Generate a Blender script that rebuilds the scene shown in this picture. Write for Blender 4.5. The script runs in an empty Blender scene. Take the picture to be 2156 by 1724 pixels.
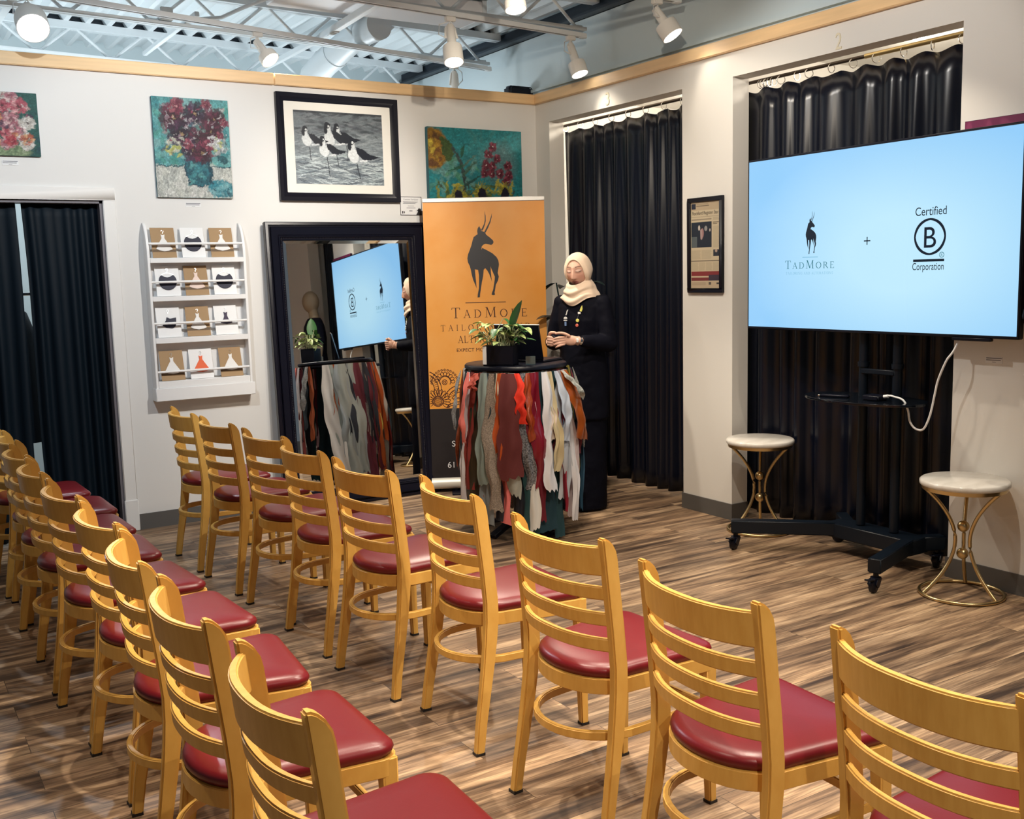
import bpy, bmesh, math, random
import numpy as np
from mathutils import Vector, Matrix
from mathutils.geometry import tessellate_polygon
random.seed(7)
PI = math.pi
sc = bpy.context.scene
C = sc.collection.objects

# ------------------------------------------------------------------ camera
def make_camera():
    yaw, pit, rol = math.radians(32.0456), math.radians(-7.4879), math.radians(-1.4608)
    f = Vector((math.sin(yaw)*math.cos(pit), math.cos(yaw)*math.cos(pit), math.sin(pit)))
    r = Vector((math.cos(yaw), -math.sin(yaw), 0)); u = r.cross(f)
    R = math.cos(rol)*r + math.sin(rol)*u
    U = -math.sin(rol)*r + math.cos(rol)*u
    m = Matrix(((R.x, U.x, -f.x, -4.4668), (R.y, U.y, -f.y, -6.695), (R.z, U.z, -f.z, 1.55), (0, 0, 0, 1)))
    cam = bpy.data.cameras.new('camera'); o = bpy.data.objects.new('camera', cam); C.link(o)
    o.matrix_world = m
    cam.sensor_fit = 'HORIZONTAL'; cam.sensor_width = 36.0; cam.lens = 36.0*2176.67/2156.0
    cam.clip_start = 0.05
    sc.camera = o
make_camera()

# ------------------------------------------------------------------ world, exposure
w = bpy.data.worlds.new('world'); sc.world = w; w.use_nodes = True
bg = w.node_tree.nodes['Background']
bg.inputs[0].default_value = (0.80, 0.90, 1.0, 1); bg.inputs[1].default_value = 0.115
sc.view_settings.view_transform = 'Standard'
sc.view_settings.look = 'None'
sc.view_settings.exposure = 0.0
sc.view_settings.gamma = 1.0
sc.view_settings.use_curve_mapping = False

# ------------------------------------------------------------------ lamps of the track system that hang outside the frame
def spot(name, loc, target, power, color=(1, .9, .76), size=1.35, blend=.5, radius=.026, parent=None):
    l = bpy.data.lights.new(name, 'SPOT'); l.energy = power; l.color = color
    l.spot_size = size; l.spot_blend = blend; l.shadow_soft_size = radius
    o = bpy.data.objects.new(name, l); C.link(o)
    d = (Vector(target)-Vector(loc))
    o.rotation_euler = d.to_track_quat('-Z', 'Y').to_euler(); o.location = loc
    return o
WARM = (1, .87, .70); NEUT = (1, .95, .88); COOL = (.78, .90, 1.0)
for (lx, ly, tx, ty, tz, p, col) in [
        (-.75, -3.3, -.2, -3.45, .9, 55, WARM), (-1.6, -2.75, .0, -1.9, 1.3, 70, WARM),
        (-2.0, -2.7, -2.5, .0, 1.4, 215, NEUT), (-3.7, -2.5, -3.3, .0, 1.4, 125, COOL),
        (-2.2, -3.5, -2.7, -3.3, .0, 130, WARM), (-1.3, -4.2, -1.5, -3.7, .0, 120, WARM),
        (-2.4, -4.6, -3.3, -4.5, .0, 260, WARM), (-3.3, -3.7, -4.2, -4.7, .0, 200, WARM), (-2.0, -5.6, -3.0, -5.2, .0, 170, WARM),
        (-2.1, -7.0, -2.6, -5.2, .3, 120, WARM), (-4.35, -4.6, -4.4, -4.65, .0, 85, WARM), (-4.3, -2.9, -4.35, -2.95, .0, 60, WARM), (-1.7, -3.1, .0, -3.0, 2.2, 70, NEUT), (-1.0, -5.6, -1.5, -4.9, .0, 120, WARM),
        (-1.7, -2.75, -.8, -.3, 1.3, 95, WARM), (-2.3, -3.9, -.55, -1.3, 1.5, 110, WARM)]:
    spot('track_lamp_light', (lx, ly, 3.05), (tx, ty, tz), p, col)
spot('track_lamp_light', (-4.3, -7.4, 3.05), (-2.8, -4.9, .6), 190, WARM, .62, .6)

# ------------------------------------------------------------------ helpers
class MB:
    def __init__(s): s.v = []; s.f = []; s.mi = []
    def add(s, vs, fs, mi=0):
        b = len(s.v); s.v += [tuple(p) for p in vs]
        for f in fs: s.f.append(tuple(i+b for i in f)); s.mi.append(mi)
        return s
    def box(s, a, b, mi=0):
        x0, x1 = sorted((a[0], b[0])); y0, y1 = sorted((a[1], b[1])); z0, z1 = sorted((a[2], b[2]))
        return s.add([(x0,y0,z0),(x1,y0,z0),(x1,y1,z0),(x0,y1,z0),(x0,y0,z1),(x1,y0,z1),(x1,y1,z1),(x0,y1,z1)],
              [(3,2,1,0),(4,5,6,7),(0,1,5,4),(1,2,6,5),(2,3,7,6),(3,0,4,7)], mi)
    def obox(s, M, sx, sy, sz, mi=0):
        vs = [M @ Vector((x*sx/2, y*sy/2, z*sz/2)) for z in (-1,1) for (x,y) in ((-1,-1),(1,-1),(1,1),(-1,1))]
        return s.add(vs, [(3,2,1,0),(4,5,6,7),(0,1,5,4),(1,2,6,5),(2,3,7,6),(3,0,4,7)], mi)
    def bar(s, p, q, wd, ht, up=(0,0,1), mi=0):
        p = Vector(p); q = Vector(q); t = (q-p).normalized(); u = Vector(up)
        sd = t.cross(u).normalized(); u = sd.cross(t)
        vs = [o + sd*a*wd/2 + u*b*ht/2 for o in (p, q) for (a, b) in ((-1,-1),(1,-1),(1,1),(-1,1))]
        return s.add(vs, [(3,2,1,0),(4,5,6,7),(0,1,5,4),(1,2,6,5),(2,3,7,6),(3,0,4,7)], mi)
    def sweep(s, pts, prof, closed=False, up=(0,0,1), caps=True, mi=0, scale=None):
        pts = [Vector(p) for p in pts]; n = len(pts); m = len(prof); vs = []
        for i, p in enumerate(pts):
            a = pts[i-1] if (i or closed) else pts[0]
            b = pts[(i+1) % n] if (i < n-1 or closed) else pts[-1]
            t = (b-a).normalized(); u = Vector(up)
            if abs(t.dot(u)) > .98: u = Vector((0,1,0)) if abs(t.y) < .9 else Vector((1,0,0))
            sd = t.cross(u).normalized(); uu = sd.cross(t)
            k = scale[i] if scale else 1
            vs += [p + sd*a_*k + uu*b_*k for (a_, b_) in prof]
        fs = []
        for i in range(n if closed else n-1):
            j = (i+1) % n
            for k in range(m):
                l = (k+1) % m
                fs.append((i*m+k, i*m+l, j*m+l, j*m+k))
        if caps and not closed:
            fs.append(tuple(range(m-1, -1, -1))); fs.append(tuple((n-1)*m+k for k in range(m)))
        return s.add(vs, fs, mi)
    def tube(s, pts, r, n=8, closed=False, mi=0, caps=True, up=(0,0,1)):
        rs = list(r) if hasattr(r, '__len__') else None
        prof = [(math.cos(2*PI*k/n), math.sin(2*PI*k/n)) for k in range(n)]
        sc_ = rs if rs else [r]*len(pts)
        return s.sweep(pts, prof, closed, up=up, caps=caps, mi=mi, scale=sc_)
    def lathe(s, prof, c=(0,0,0), n=24, axis='z', mi=0):
        vs = []; m = len(prof)
        for i in range(n):
            a = 2*PI*i/n; ca, sa = math.cos(a), math.sin(a)
            for (r, z) in prof:
                p = (r*ca, r*sa, z) if axis == 'z' else ((z, r*ca, r*sa) if axis == 'x' else (r*ca, z, -r*sa))
                vs.append((p[0]+c[0], p[1]+c[1], p[2]+c[2]))
        fs = []
        for i in range(n):
            j = (i+1) % n
            for k in range(m-1): fs.append((i*m+k, j*m+k, j*m+k+1, i*m+k+1))
        if prof[0][0] > 1e-6: fs.append(tuple(i*m for i in range(n-1, -1, -1)))
        if prof[-1][0] > 1e-6: fs.append(tuple(i*m+m-1 for i in range(n)))
        return s.add(vs, fs, mi)
    def ball(s, c, r, n=16, mi=0):
        if not hasattr(r, '__len__'): r = (r, r, r)
        k = n//2; vs = []; fs = []
        for i in range(k+1):
            th = PI*i/k
            for j in range(n):
                ph = 2*PI*j/n
                vs.append((c[0]+r[0]*math.sin(th)*math.cos(ph), c[1]+r[1]*math.sin(th)*math.sin(ph), c[2]+r[2]*math.cos(th)))
        for i in range(k):
            for j in range(n):
                l = (j+1) % n; fs.append((i*n+j, (i+1)*n+j, (i+1)*n+l, i*n+l))
        return s.add(vs, fs, mi)
    def prism(s, poly, fn, d0, d1, mi=0):
        n = len(poly); vs = [fn(p[0], p[1], d0) for p in poly] + [fn(p[0], p[1], d1) for p in poly]
        fs = [tuple(range(n-1, -1, -1)), tuple(range(n, 2*n))] + [(i, (i+1) % n, n+(i+1) % n, n+i) for i in range(n)]
        return s.add(vs, fs, mi)
    def grid(s, fn, nu, nv, cu=False, mi=0):
        vs = [fn(i/nu, j/nv) for i in range(nu if cu else nu+1) for j in range(nv+1)]
        fs = []; m = nv+1; N = nu if cu else nu+1
        for i in range(nu):
            for j in range(nv):
                a = i*m+j; b = ((i+1) % N)*m+j
                fs.append((a, b, b+1, a+1))
        return s.add(vs, fs, mi)
    def build(s, name, mats, parent=None, smooth=False, bevel=0, weld=True, seg=3, loc=None, fix=True):
        me = bpy.data.meshes.new(name); me.from_pydata(s.v, [], s.f)
        if not isinstance(mats, (list, tuple)): mats = [mats]
        for m in mats: me.materials.append(m)
        me.polygons.foreach_set('material_index', s.mi)
        bm = bmesh.new(); bm.from_mesh(me)
        if weld: bmesh.ops.remove_doubles(bm, verts=bm.verts, dist=1e-5)
        if fix: bmesh.ops.recalc_face_normals(bm, faces=bm.faces)
        if bevel:
            es = [e for e in bm.edges if len(e.link_faces) == 2 and e.calc_face_angle(0) > .55]
            bmesh.ops.bevel(bm, geom=es, offset=bevel, segments=seg, affect='EDGES', clamp_overlap=True)
        bm.to_mesh(me); bm.free()
        if smooth or bevel:
            me.shade_smooth(); me.set_sharp_from_angle(angle=math.radians(50))
        o = bpy.data.objects.new(name, me); C.link(o)
        if parent is not None: o.parent = parent
        if loc is not None: o.location = loc
        return o

def thing(name, label, cat, loc=(0,0,0), rz=0, group=None):
    o = bpy.data.objects.new(name, None); C.link(o)
    o.location = loc; o.rotation_euler = (0, 0, rz); o.empty_display_size = .1
    return tag(o, label, cat, group)
def tag(o, label, cat, group=None):
    o['label'] = label; o['category'] = cat
    if group: o['group'] = group
    return o
def structure(o): o['kind'] = 'structure'; return o
def dup(root, loc, rz, label, group=None):
    r = root.copy(); C.link(r); r.location = loc; r.rotation_euler = (0, 0, rz); r['label'] = label
    if group: r['group'] = group
    for ch in list(root.children):
        c = ch.copy(); C.link(c); c.parent = r
        for g in list(ch.children):
            d = g.copy(); C.link(d); d.parent = c
    return r
def ngon_ok(poly): return poly

# ---- flat graphics: polygons laid on a plane (triangulated through bmesh) with a small thickness
def flat_mesh(name, polys, fn, mat, parent=None, d=.0015):
    """polys: list of 2D outlines; fn(u,v,d)->3D"""
    vs, fs = [], []
    for p in polys:
        b = len(vs); vs += [tuple(fn(u, v, d)) for (u, v) in p]
        if len(p) <= 4: fs.append(tuple(range(b, b+len(p))))
        else: fs += [tuple(b+i for i in t) for t in tessellate_polygon([[Vector((u, v, 0)) for (u, v) in p]])]
    me = bpy.data.meshes.new(name); me.from_pydata(vs, [], fs)
    me.materials.append(mat)
    o = bpy.data.objects.new(name, me); C.link(o)
    if parent is not None: o.parent = parent
    return o
def seg(x0, y0, x1, y1, wd):
    dx, dy = x1-x0, y1-y0; L = math.hypot(dx, dy) or 1e-6; nx, ny = -dy/L*wd/2, dx/L*wd/2
    return [(x0+nx, y0+ny), (x1+nx, y1+ny), (x1-nx, y1-ny), (x0-nx, y0-ny)]
def arc(cx, cy, rx, ry, a0, a1, w0, w1=None, n=18):
    """ribbon along an elliptic arc; w0 = width at the sides, w1 = at top and bottom"""
    w1 = w0 if w1 is None else w1; out = []; inn = []
    for i in range(n+1):
        a = math.radians(a0+(a1-a0)*i/n); wd = (abs(math.cos(a))*w0+abs(math.sin(a))*w1)
        out.append((cx+(rx)*math.cos(a), cy+(ry)*math.sin(a)))
        inn.append((cx+(rx-wd)*math.cos(a), cy+(ry-wd)*math.sin(a)))
    return [[out[i], out[i+1], inn[i+1], inn[i]] for i in range(n)]
def ribbon(pts, wd):
    out = []
    for i in range(len(pts)-1): out.append(seg(*pts[i], *pts[i+1], wd))
    return out
K, T_ = .105, .045           # thick and thin strokes of the serif lettering
def _serif(x, y, wd=.26): return seg(x-wd/2, y, x+wd/2, y, .04)
GL = {
 'T': (.78, lambda: [seg(.39,0,.39,1,K), seg(.02,.98,.76,.98,T_), seg(.03,1,.0,.8,.05), seg(.75,1,.78,.8,.05), _serif(.39,.02,.34)]),
 'A': (.92, lambda: [seg(.46,1.02,.14,0,T_), seg(.46,1.0,.8,0,K), seg(.25,.36,.66,.36,T_), _serif(.13,.02), _serif(.79,.02,.3)]),
 'D': (.92, lambda: [seg(.16,0,.16,1,K), _serif(.12,.02,.24), _serif(.12,.98,.24), seg(.1,.98,.45,.98,T_), seg(.1,.02,.45,.02,T_)]+arc(.4,.5,.48,.5,-90,90,K,T_)),
 'M': (1.12, lambda: [seg(.14,0,.2,1,T_), seg(.2,1,.56,.05,K), seg(.56,.05,.92,1,T_), seg(.95,0,.91,1,K), _serif(.13,.02,.26), _serif(.96,.02,.3), _serif(.14,.98,.18), _serif(.96,.98,.18)]),
 'O': (.98, lambda: arc(.49,.5,.46,.52,0,360,K,T_,36)),
 'R': (.86, lambda: [seg(.16,0,.16,1,K), _serif(.15,.02,.3), _serif(.12,.98,.22), seg(.1,.98,.4,.98,T_), seg(.15,.5,.4,.5,T_), seg(.42,.5,.8,.0,K), _serif(.8,.02,.16)]+arc(.38,.74,.28,.26,-90,90,K,T_)),
 'E': (.74, lambda: [seg(.16,0,.16,1,K), seg(.05,.98,.64,.98,T_), seg(.16,.52,.5,.52,T_), seg(.05,.02,.68,.02,T_), seg(.63,1,.63,.8,.05), seg(.67,0,.69,.2,.05), seg(.5,.42,.5,.62,.04)]),
 'I': (.4, lambda: [seg(.2,0,.2,1,K), _serif(.2,.02,.3), _serif(.2,.98,.3)]),
 'L': (.72, lambda: [seg(.16,0,.16,1,K), _serif(.16,.98,.3), seg(.05,.02,.65,.02,T_), seg(.64,0,.67,.22,.05)]),
 'N': (.96, lambda: [seg(.15,0,.15,1,T_), seg(.13,1,.8,0,K), seg(.8,0,.8,1,T_), _serif(.15,.02), _serif(.1,.98,.18), _serif(.8,.98)]),
 'G': (.98, lambda: arc(.5,.5,.46,.52,45,350,K,T_,30)+[seg(.82,0.05,.82,.42,K), _serif(.8,.42,.3), seg(.83,.95,.83,.72,.05)]),
 'S': (.62, lambda: arc(.32,.75,.24,.26,40,270,K*.8,T_,16)+arc(.32,.25,.25,.26,-140,90,K*.8,T_,16)+[seg(.52,.95,.52,.78,.05), seg(.08,.05,.08,.24,.05)]),
 '.': (.2, lambda: [seg(.06,.05,.16,.05,.1)]),
}
def serif_text(txt, x, y, h, track=.12, caps=None):
    """list of polygons, left edge x, base line y; capital letters of caps drawn 1.3 times as tall"""
    out = []; cx = x
    for i, ch in enumerate(txt):
        if ch == ' ': cx += h*.55; continue
        k = h*(1.3 if caps and i in caps else 1.0)
        wd, fn = GL[ch]
        for poly in fn(): out.append([(cx+px*k, y+py*k) for (px, py) in poly])
        cx += wd*k + track*h
    return out, cx
def serif_width(txt, h, track=.12, caps=None): return serif_text(txt, 0, 0, h, track, caps)[1]-track*h
def sans_text(name, txt, h, fn, mat, parent, align='CENTER', width=None, d=.0015, offset=0):
    cu = bpy.data.curves.new(name, 'FONT'); cu.body = txt; cu.size = 1; cu.align_x = align; cu.offset = offset
    o = bpy.data.objects.new(name, cu); C.link(o)
    bpy.context.view_layer.update()
    me = bpy.data.meshes.new_from_object(o.evaluated_get(bpy.context.evaluated_depsgraph_get()))
    bpy.data.objects.remove(o); bpy.data.curves.remove(cu)
    co = np.empty(len(me.vertices)*3); me.vertices.foreach_get('co', co); co = co.reshape(-1, 3)
    k = h/.73; kx = k
    if width: kx = width/max(1e-6, co[:, 0].max()-co[:, 0].min())
    for v in me.vertices: v.co = fn(v.co.x*kx, v.co.y*k, d)
    me.materials.clear(); me.materials.append(mat); me.name = name
    r = bpy.data.objects.new(name, me); C.link(r)
    if parent is not None: r.parent = parent
    return r

# ------------------------------------------------------------------ materials
def nd(nt, t, **kw):
    n = nt.nodes.new(t)
    for k, v in kw.items(): setattr(n, k, v)
    return n
def mat(name, col, rough=.5, metal=0, spec=.5, emis=None, estr=0, noise=0, nscale=40, bump=0, bscale=200, coat=0, sheen=0, trans=0, stretch=None, col2=None):
    m = bpy.data.materials.new(name); m.use_nodes = True; nt = m.node_tree; b = nt.nodes['Principled BSDF']
    b.inputs['Base Color'].default_value = (*col, 1); b.inputs['Roughness'].default_value = rough
    b.inputs['Metallic'].default_value = metal; b.inputs['Specular IOR Level'].default_value = spec
    if emis: b.inputs['Emission Color'].default_value = (*emis, 1); b.inputs['Emission Strength'].default_value = estr
    if coat: b.inputs['Coat Weight'].default_value = coat; b.inputs['Coat Roughness'].default_value = .12
    if sheen: b.inputs['Sheen Weight'].default_value = sheen
    if trans: b.inputs['Transmission Weight'].default_value = trans
    if noise or bump:
        tc = nd(nt, 'ShaderNodeTexCoord'); src = tc.outputs['Object']
        if stretch:
            mp = nd(nt, 'ShaderNodeMapping'); mp.inputs['Scale'].default_value = stretch
            nt.links.new(src, mp.inputs[0]); src = mp.outputs[0]
    if noise:
        n = nd(nt, 'ShaderNodeTexNoise'); n.inputs['Scale'].default_value = nscale; n.inputs['Detail'].default_value = 5
        nt.links.new(src, n.inputs['Vector'])
        r = nd(nt, 'ShaderNodeValToRGB'); r.color_ramp.elements[0].position = .3; r.color_ramp.elements[1].position = .72
        c2 = col2 if col2 else tuple(min(1, c*(1+noise)) for c in col)
        c1 = col if col2 else tuple(c*(1-noise) for c in col)
        r.color_ramp.elements[0].color = (*c1, 1); r.color_ramp.elements[1].color = (*c2, 1)
        nt.links.new(n.outputs['Fac'], r.inputs[0]); nt.links.new(r.outputs[0], b.inputs['Base Color'])
    if bump:
        n2 = nd(nt, 'ShaderNodeTexNoise'); n2.inputs['Scale'].default_value = bscale; n2.inputs['Detail'].default_value = 3
        nt.links.new(src, n2.inputs['Vector'])
        bp = nd(nt, 'ShaderNodeBump'); bp.inputs['Strength'].default_value = bump; bp.inputs['Distance'].default_value = .01
        nt.links.new(n2.outputs['Fac'], bp.inputs['Height']); nt.links.new(bp.outputs[0], b.inputs['Normal'])
    return m
def mat_paint(name, rough=.55, spec=.3):
    m = bpy.data.materials.new(name); m.use_nodes = True; nt = m.node_tree; b = nt.nodes['Principled BSDF']
    a = nd(nt, 'ShaderNodeAttribute', attribute_name='Col'); nt.links.new(a.outputs['Color'], b.inputs['Base Color'])
    b.inputs['Roughness'].default_value = rough; b.inputs['Specular IOR Level'].default_value = spec
    return m
M = {}
M['wall'] = mat('wall_paint', (.74, .73, .71), .6, bump=.04, bscale=350)
M['wall_r'] = mat('wall_paint_warm', (.74, .72, .68), .6, bump=.05, bscale=350)
M['upper'] = mat('upper_wall_paint', (.60, .69, .72), .7)
M['trim'] = mat('maple_trim', (.84, .57, .30), .45, noise=.08, nscale=3, stretch=(1, 1, 14))
M['base'] = mat('rubber_base', (.105, .10, .095), .5)
M['white'] = mat('white_paint', (.82, .82, .82), .4)
M['casing'] = mat('casing_paint', (.80, .79, .77), .4)
M['deck'] = mat('painted_deck', (.76, .82, .85), .5)
M['steel'] = mat('painted_steel', (.74, .79, .82), .42)
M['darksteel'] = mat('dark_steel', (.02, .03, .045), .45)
M['track'] = mat('track_white', (.80, .82, .83), .3)
M['head'] = mat('lamp_head_white', (.80, .78, .74), .4)
M['lens'] = mat('lamp_lens', (1, 1, 1), .3, emis=(1, .97, .9), estr=9)
M['wood'] = mat('honey_beech', (.60, .325, .068), .40, noise=1, nscale=7, stretch=(3, 9, 1.6), col2=(.69, .405, .10), spec=.4)
M['vinyl'] = mat('burgundy_vinyl', (.135, .006, .010), .34, spec=.42, bump=.02, bscale=260)
M['glide'] = mat('black_glide', (.008, .008, .01), .5)
M['black'] = mat('black_paint', (.003, .004, .011), .38, spec=.3)
M['blackmatte'] = mat('black_matte', (.003, .004, .010), .75, spec=.15)
M['powder'] = mat('black_powdercoat', (.003, .007, .014), .40, spec=.3)
M['gold'] = mat('brushed_brass', (.62, .47, .24), .30, metal=1)
M['marble'] = mat('white_marble', (.80, .77, .72), .16, noise=1, nscale=4, stretch=(1, 3, 1), col2=(.60, .56, .50))
M['curtain'] = mat('dark_curtain', (.0022, .0042, .012), .27, spec=.42)
M['curtain2'] = mat('teal_black_curtain', (.0022, .0075, .014), .6, spec=.2)
M['rod'] = mat('dark_rod', (.06, .045, .035), .35, metal=.8)
M['brassrod'] = mat('brass_rod', (.55, .42, .2), .28, metal=1)
M['chrome'] = mat('chrome', (.7, .7, .7), .2, metal=1)
M['mirror'] = mat('mirror_glass', (.80, .83, .84), .012, metal=1)
M['frame'] = mat('espresso_frame', (.0035, .0035, .010), .33, spec=.3)
M['paint'] = mat_paint('canvas_paint')
M['print'] = mat_paint('print_paper', .4, .4)
M['canvasedge'] = mat('canvas_edge', (.02, .12, .15), .6)
M['mat'] = mat('picture_mat', (.80, .78, .72), .7)
M['paper'] = mat('white_paper', (.80, .80, .80), .6)
M['kraft'] = mat('kraft_card', (.36, .23, .115), .7)
M['kraftdark'] = mat('kraft_shade', (.14, .09, .05), .7)
M['ink'] = mat('dark_ink', (.02, .018, .02), .6)
M['greyink'] = mat('grey_ink', (.2, .2, .22), .6)
M['navy'] = mat('navy_cloth', (.008, .008, .03), .6)
M['orange'] = mat('orange_cloth', (.75, .12, .03), .6)
M['whitecloth'] = mat('white_cloth', (.80, .78, .76), .7)
M['cable'] = mat('white_cable', (.85, .85, .85), .4)
M['leaf'] = mat('dark_leaf', (.03, .12, .03), .4)
M['leafpale'] = mat('variegated_leaf', (.10, .24, .04), .4, noise=1, nscale=60, col2=(.62, .66, .30))
M['stem'] = mat('pale_stem', (.42, .46, .28), .5)
M['soil'] = mat('soil', (.015, .012, .01), .9)
M['shade_leaf'] = mat('deep_leaf', (.006, .022, .022), .35)
M['glassy'] = mat('clear_acrylic', (.05, .09, .11), .1, spec=.7)
M['skin'] = mat_paint('skin', .48, .4)
M['lip'] = mat('lips', (.30, .075, .07), .4)
M['brow'] = mat('brow', (.10, .055, .04), .6)
M['lid'] = mat('eyelid', (.62, .40, .33), .5)
M['lash'] = mat('lash_line', (.03, .02, .02), .6)
M['blush'] = mat('eye_shadow', (.33, .16, .12), .55)
M['hijab'] = mat('cream_hijab', (.80, .62, .47), .75, sheen=.2)
M['dress'] = mat('black_dress', (.0018, .0022, .007), .75, spec=.12)
M['mannequin'] = mat('mannequin_fabric', (.30, .22, .14), .55)
M['tee'] = mat('black_tee', (.003, .003, .008), .85, spec=.15)

def floor_mat():
    m = bpy.data.materials.new('vinyl_plank'); m.use_nodes = True; nt = m.node_tree; b = nt.nodes['Principled BSDF']; L = nt.links.new
    tc = nd(nt, 'ShaderNodeTexCoord'); 
    br = nd(nt, 'ShaderNodeTexBrick'); br.offset = .37; br.offset_frequency = 2
    br.inputs['Scale'].default_value = 1; br.inputs['Mortar Size'].default_value = .0012; br.inputs['Mortar Smooth'].default_value = .3
    br.inputs['Brick Width'].default_value = 1.22; br.inputs['Row Height'].default_value = .152
    br.inputs['Color1'].default_value = (0, 0, 0, 1); br.inputs['Color2'].default_value = (1, 1, 1, 1); br.inputs['Mortar'].default_value = (.5, .5, .5, 1)
    br.inputs['Bias'].default_value = 0
    L(tc.outputs['Object'], br.inputs['Vector'])
    # each plank shifts its grain
    sep = nd(nt, 'ShaderNodeSeparateXYZ'); L(tc.outputs['Object'], sep.inputs[0])
    ma = nd(nt, 'ShaderNodeMath', operation='MULTIPLY'); L(br.outputs['Color'], ma.inputs[0]); ma.inputs[1].default_value = 37
    ax = nd(nt, 'ShaderNodeMath', operation='ADD'); L(sep.outputs[0], ax.inputs[0]); L(ma.outputs[0], ax.inputs[1])
    cb = nd(nt, 'ShaderNodeCombineXYZ'); L(ax.outputs[0], cb.inputs[0]); L(sep.outputs[1], cb.inputs[1]); L(ma.outputs[0], cb.inputs[2])
    def noise(scale, det, dist, sx, sy):
        mp = nd(nt, 'ShaderNodeMapping'); mp.inputs['Scale'].default_value = (sx, sy, 1); L(cb.outputs[0], mp.inputs[0])
        n = nd(nt, 'ShaderNodeTexNoise'); n.inputs['Scale'].default_value = scale; n.inputs['Detail'].default_value = det; n.inputs['Distortion'].default_value = dist
        L(mp.outputs[0], n.inputs['Vector']); return n
    n1 = noise(1.0, 6, .6, 1.6, 17); n2 = noise(1.0, 8, 1.2, 4, 75); n3 = noise(1.0, 3, .4, .7, 5)
    r1 = nd(nt, 'ShaderNodeValToRGB'); e = r1.color_ramp.elements
    e[0].position = .30; e[0].color = (.058, .038, .030, 1); e[1].position = .68; e[1].color = (.58, .42, .275, 1)
    k = e.new(.46); k.color = (.25, .165, .105, 1); k = e.new(.57); k.color = (.41, .285, .18, 1)
    L(n1.outputs['Fac'], r1.inputs[0])
    r2 = nd(nt, 'ShaderNodeValToRGB'); e = r2.color_ramp.elements
    e[0].position = .36; e[0].color = (.50, .47, .46, 1); e[1].position = .60; e[1].color = (1.12, 1.10, 1.06, 1)
    L(n2.outputs['Fac'], r2.inputs[0])
    mx = nd(nt, 'ShaderNodeMix', data_type='RGBA', blend_type='MULTIPLY'); mx.inputs[0].default_value = .9
    L(r1.outputs[0], mx.inputs[6]); L(r2.outputs[0], mx.inputs[7])
    r3 = nd(nt, 'ShaderNodeValToRGB'); e = r3.color_ramp.elements
    e[0].position = .32; e[0].color = (.55, .55, .58, 1); e[1].position = .62; e[1].color = (1.15, 1.12, 1.08, 1)
    L(n3.outputs['Fac'], r3.inputs[0])
    mx2 = nd(nt, 'ShaderNodeMix', data_type='RGBA', blend_type='MULTIPLY'); mx2.inputs[0].default_value = .8
    L(mx.outputs[2], mx2.inputs[6]); L(r3.outputs[0], mx2.inputs[7])
    mo = nd(nt, 'ShaderNodeMix', data_type='RGBA', blend_type='MIX'); L(br.outputs['Fac'], mo.inputs[0])
    L(mx2.outputs[2], mo.inputs[6]); mo.inputs[7].default_value = (.05, .035, .025, 1)
    L(mo.outputs[2], b.inputs['Base Color'])
    b.inputs['Roughness'].default_value = .42; b.inputs['Specular IOR Level'].default_value = .35
    bp = nd(nt, 'ShaderNodeBump'); bp.inputs['Strength'].default_value = .08; bp.inputs['Distance'].default_value = .004
    L(n2.outputs['Fac'], bp.inputs['Height']); L(bp.outputs[0], b.inputs['Normal'])
    return m
M['floor'] = floor_mat()
def cloth_mat(col, pat=None):
    k = ('cloth', col, pat)
    if k in M: return M[k]
    if pat == 'satin': m = mat('satin_cloth', col, .28, spec=.6, bump=.06, bscale=60)
    elif pat == 'lace': m = mat('lace_cloth', col, .8, noise=1, nscale=160, col2=tuple(c*.35 for c in col))
    elif pat == 'sequin': m = mat('sequin_cloth', col, .25, noise=1, nscale=110, col2=(.35, .36, .4))
    else: m = mat('cotton_cloth', col, .8, bump=.08, bscale=300)
    M[k] = m; return m
# ================================================================== the setting
structure(MB().box((-8.5, -10, -.05), (1.6, 2.6, 0)).build('floor', M['floor']))
DL, DR, DT = -4.25, -3.16, 2.05
m = MB(); m.box((-8.5, 0, 0), (DL, .12, 2.86)); m.box((DL, 0, DT), (DR, .12, 2.86)); m.box((DR, 0, 0), (.13, .12, 2.86))
structure(m.build('wall_back', M['wall']))
OP = [(-1.652, -.18), (-3.602, -2.096), (-4.90, -4.15)]; OT = 2.662
m = MB(); ys = [0.0]
for a, b in OP:
    m.box((0, b, 0), (.13, ys[-1], 2.86)); m.box((0, a, OT), (.13, b, 2.86)); ys.append(a)
m.box((0, ys[-1], 0), (.13, -10, 2.86))
structure(m.build('wall_right', M['wall_r']))
structure(MB().box((.10, -10, 2.86), (.17, 2.4, 3.48)).box((.065, -10, 2.925), (.10, 2.4, 2.945)).build('wall_upper', M['upper']))
structure(MB().box((-8.5, 2.4, 0), (.17, 2.5, 3.5)).build('wall_far', M['upper']))
m = MB()
m.box((1.5, -5.1, 0), (1.58, .12, 2.86))
for y in (.0, -1.9, -3.85, -5.1): m.box((.13, y, 0), (1.5, y+.08, 2.86))
m.box((.13, -5.1, 2.86), (1.58, .12, 2.92))
structure(m.build('wall_alcove', M['wall_r']))
# wooden cap trim on top of both partitions
structure(MB().box((-8.5, -.030, 2.805), (-2.05, .15, 2.878)).build('trim_1', M['trim'], bevel=.004))
structure(MB().box((-2.047, -.030, 2.805), (.0, .15, 2.878)).build('trim_2', M['trim'], bevel=.004))
structure(MB().box((-.030, -10, 2.805), (.15, -.0305, 2.880)).build('trim_3', M['trim'], bevel=.004))
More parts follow.
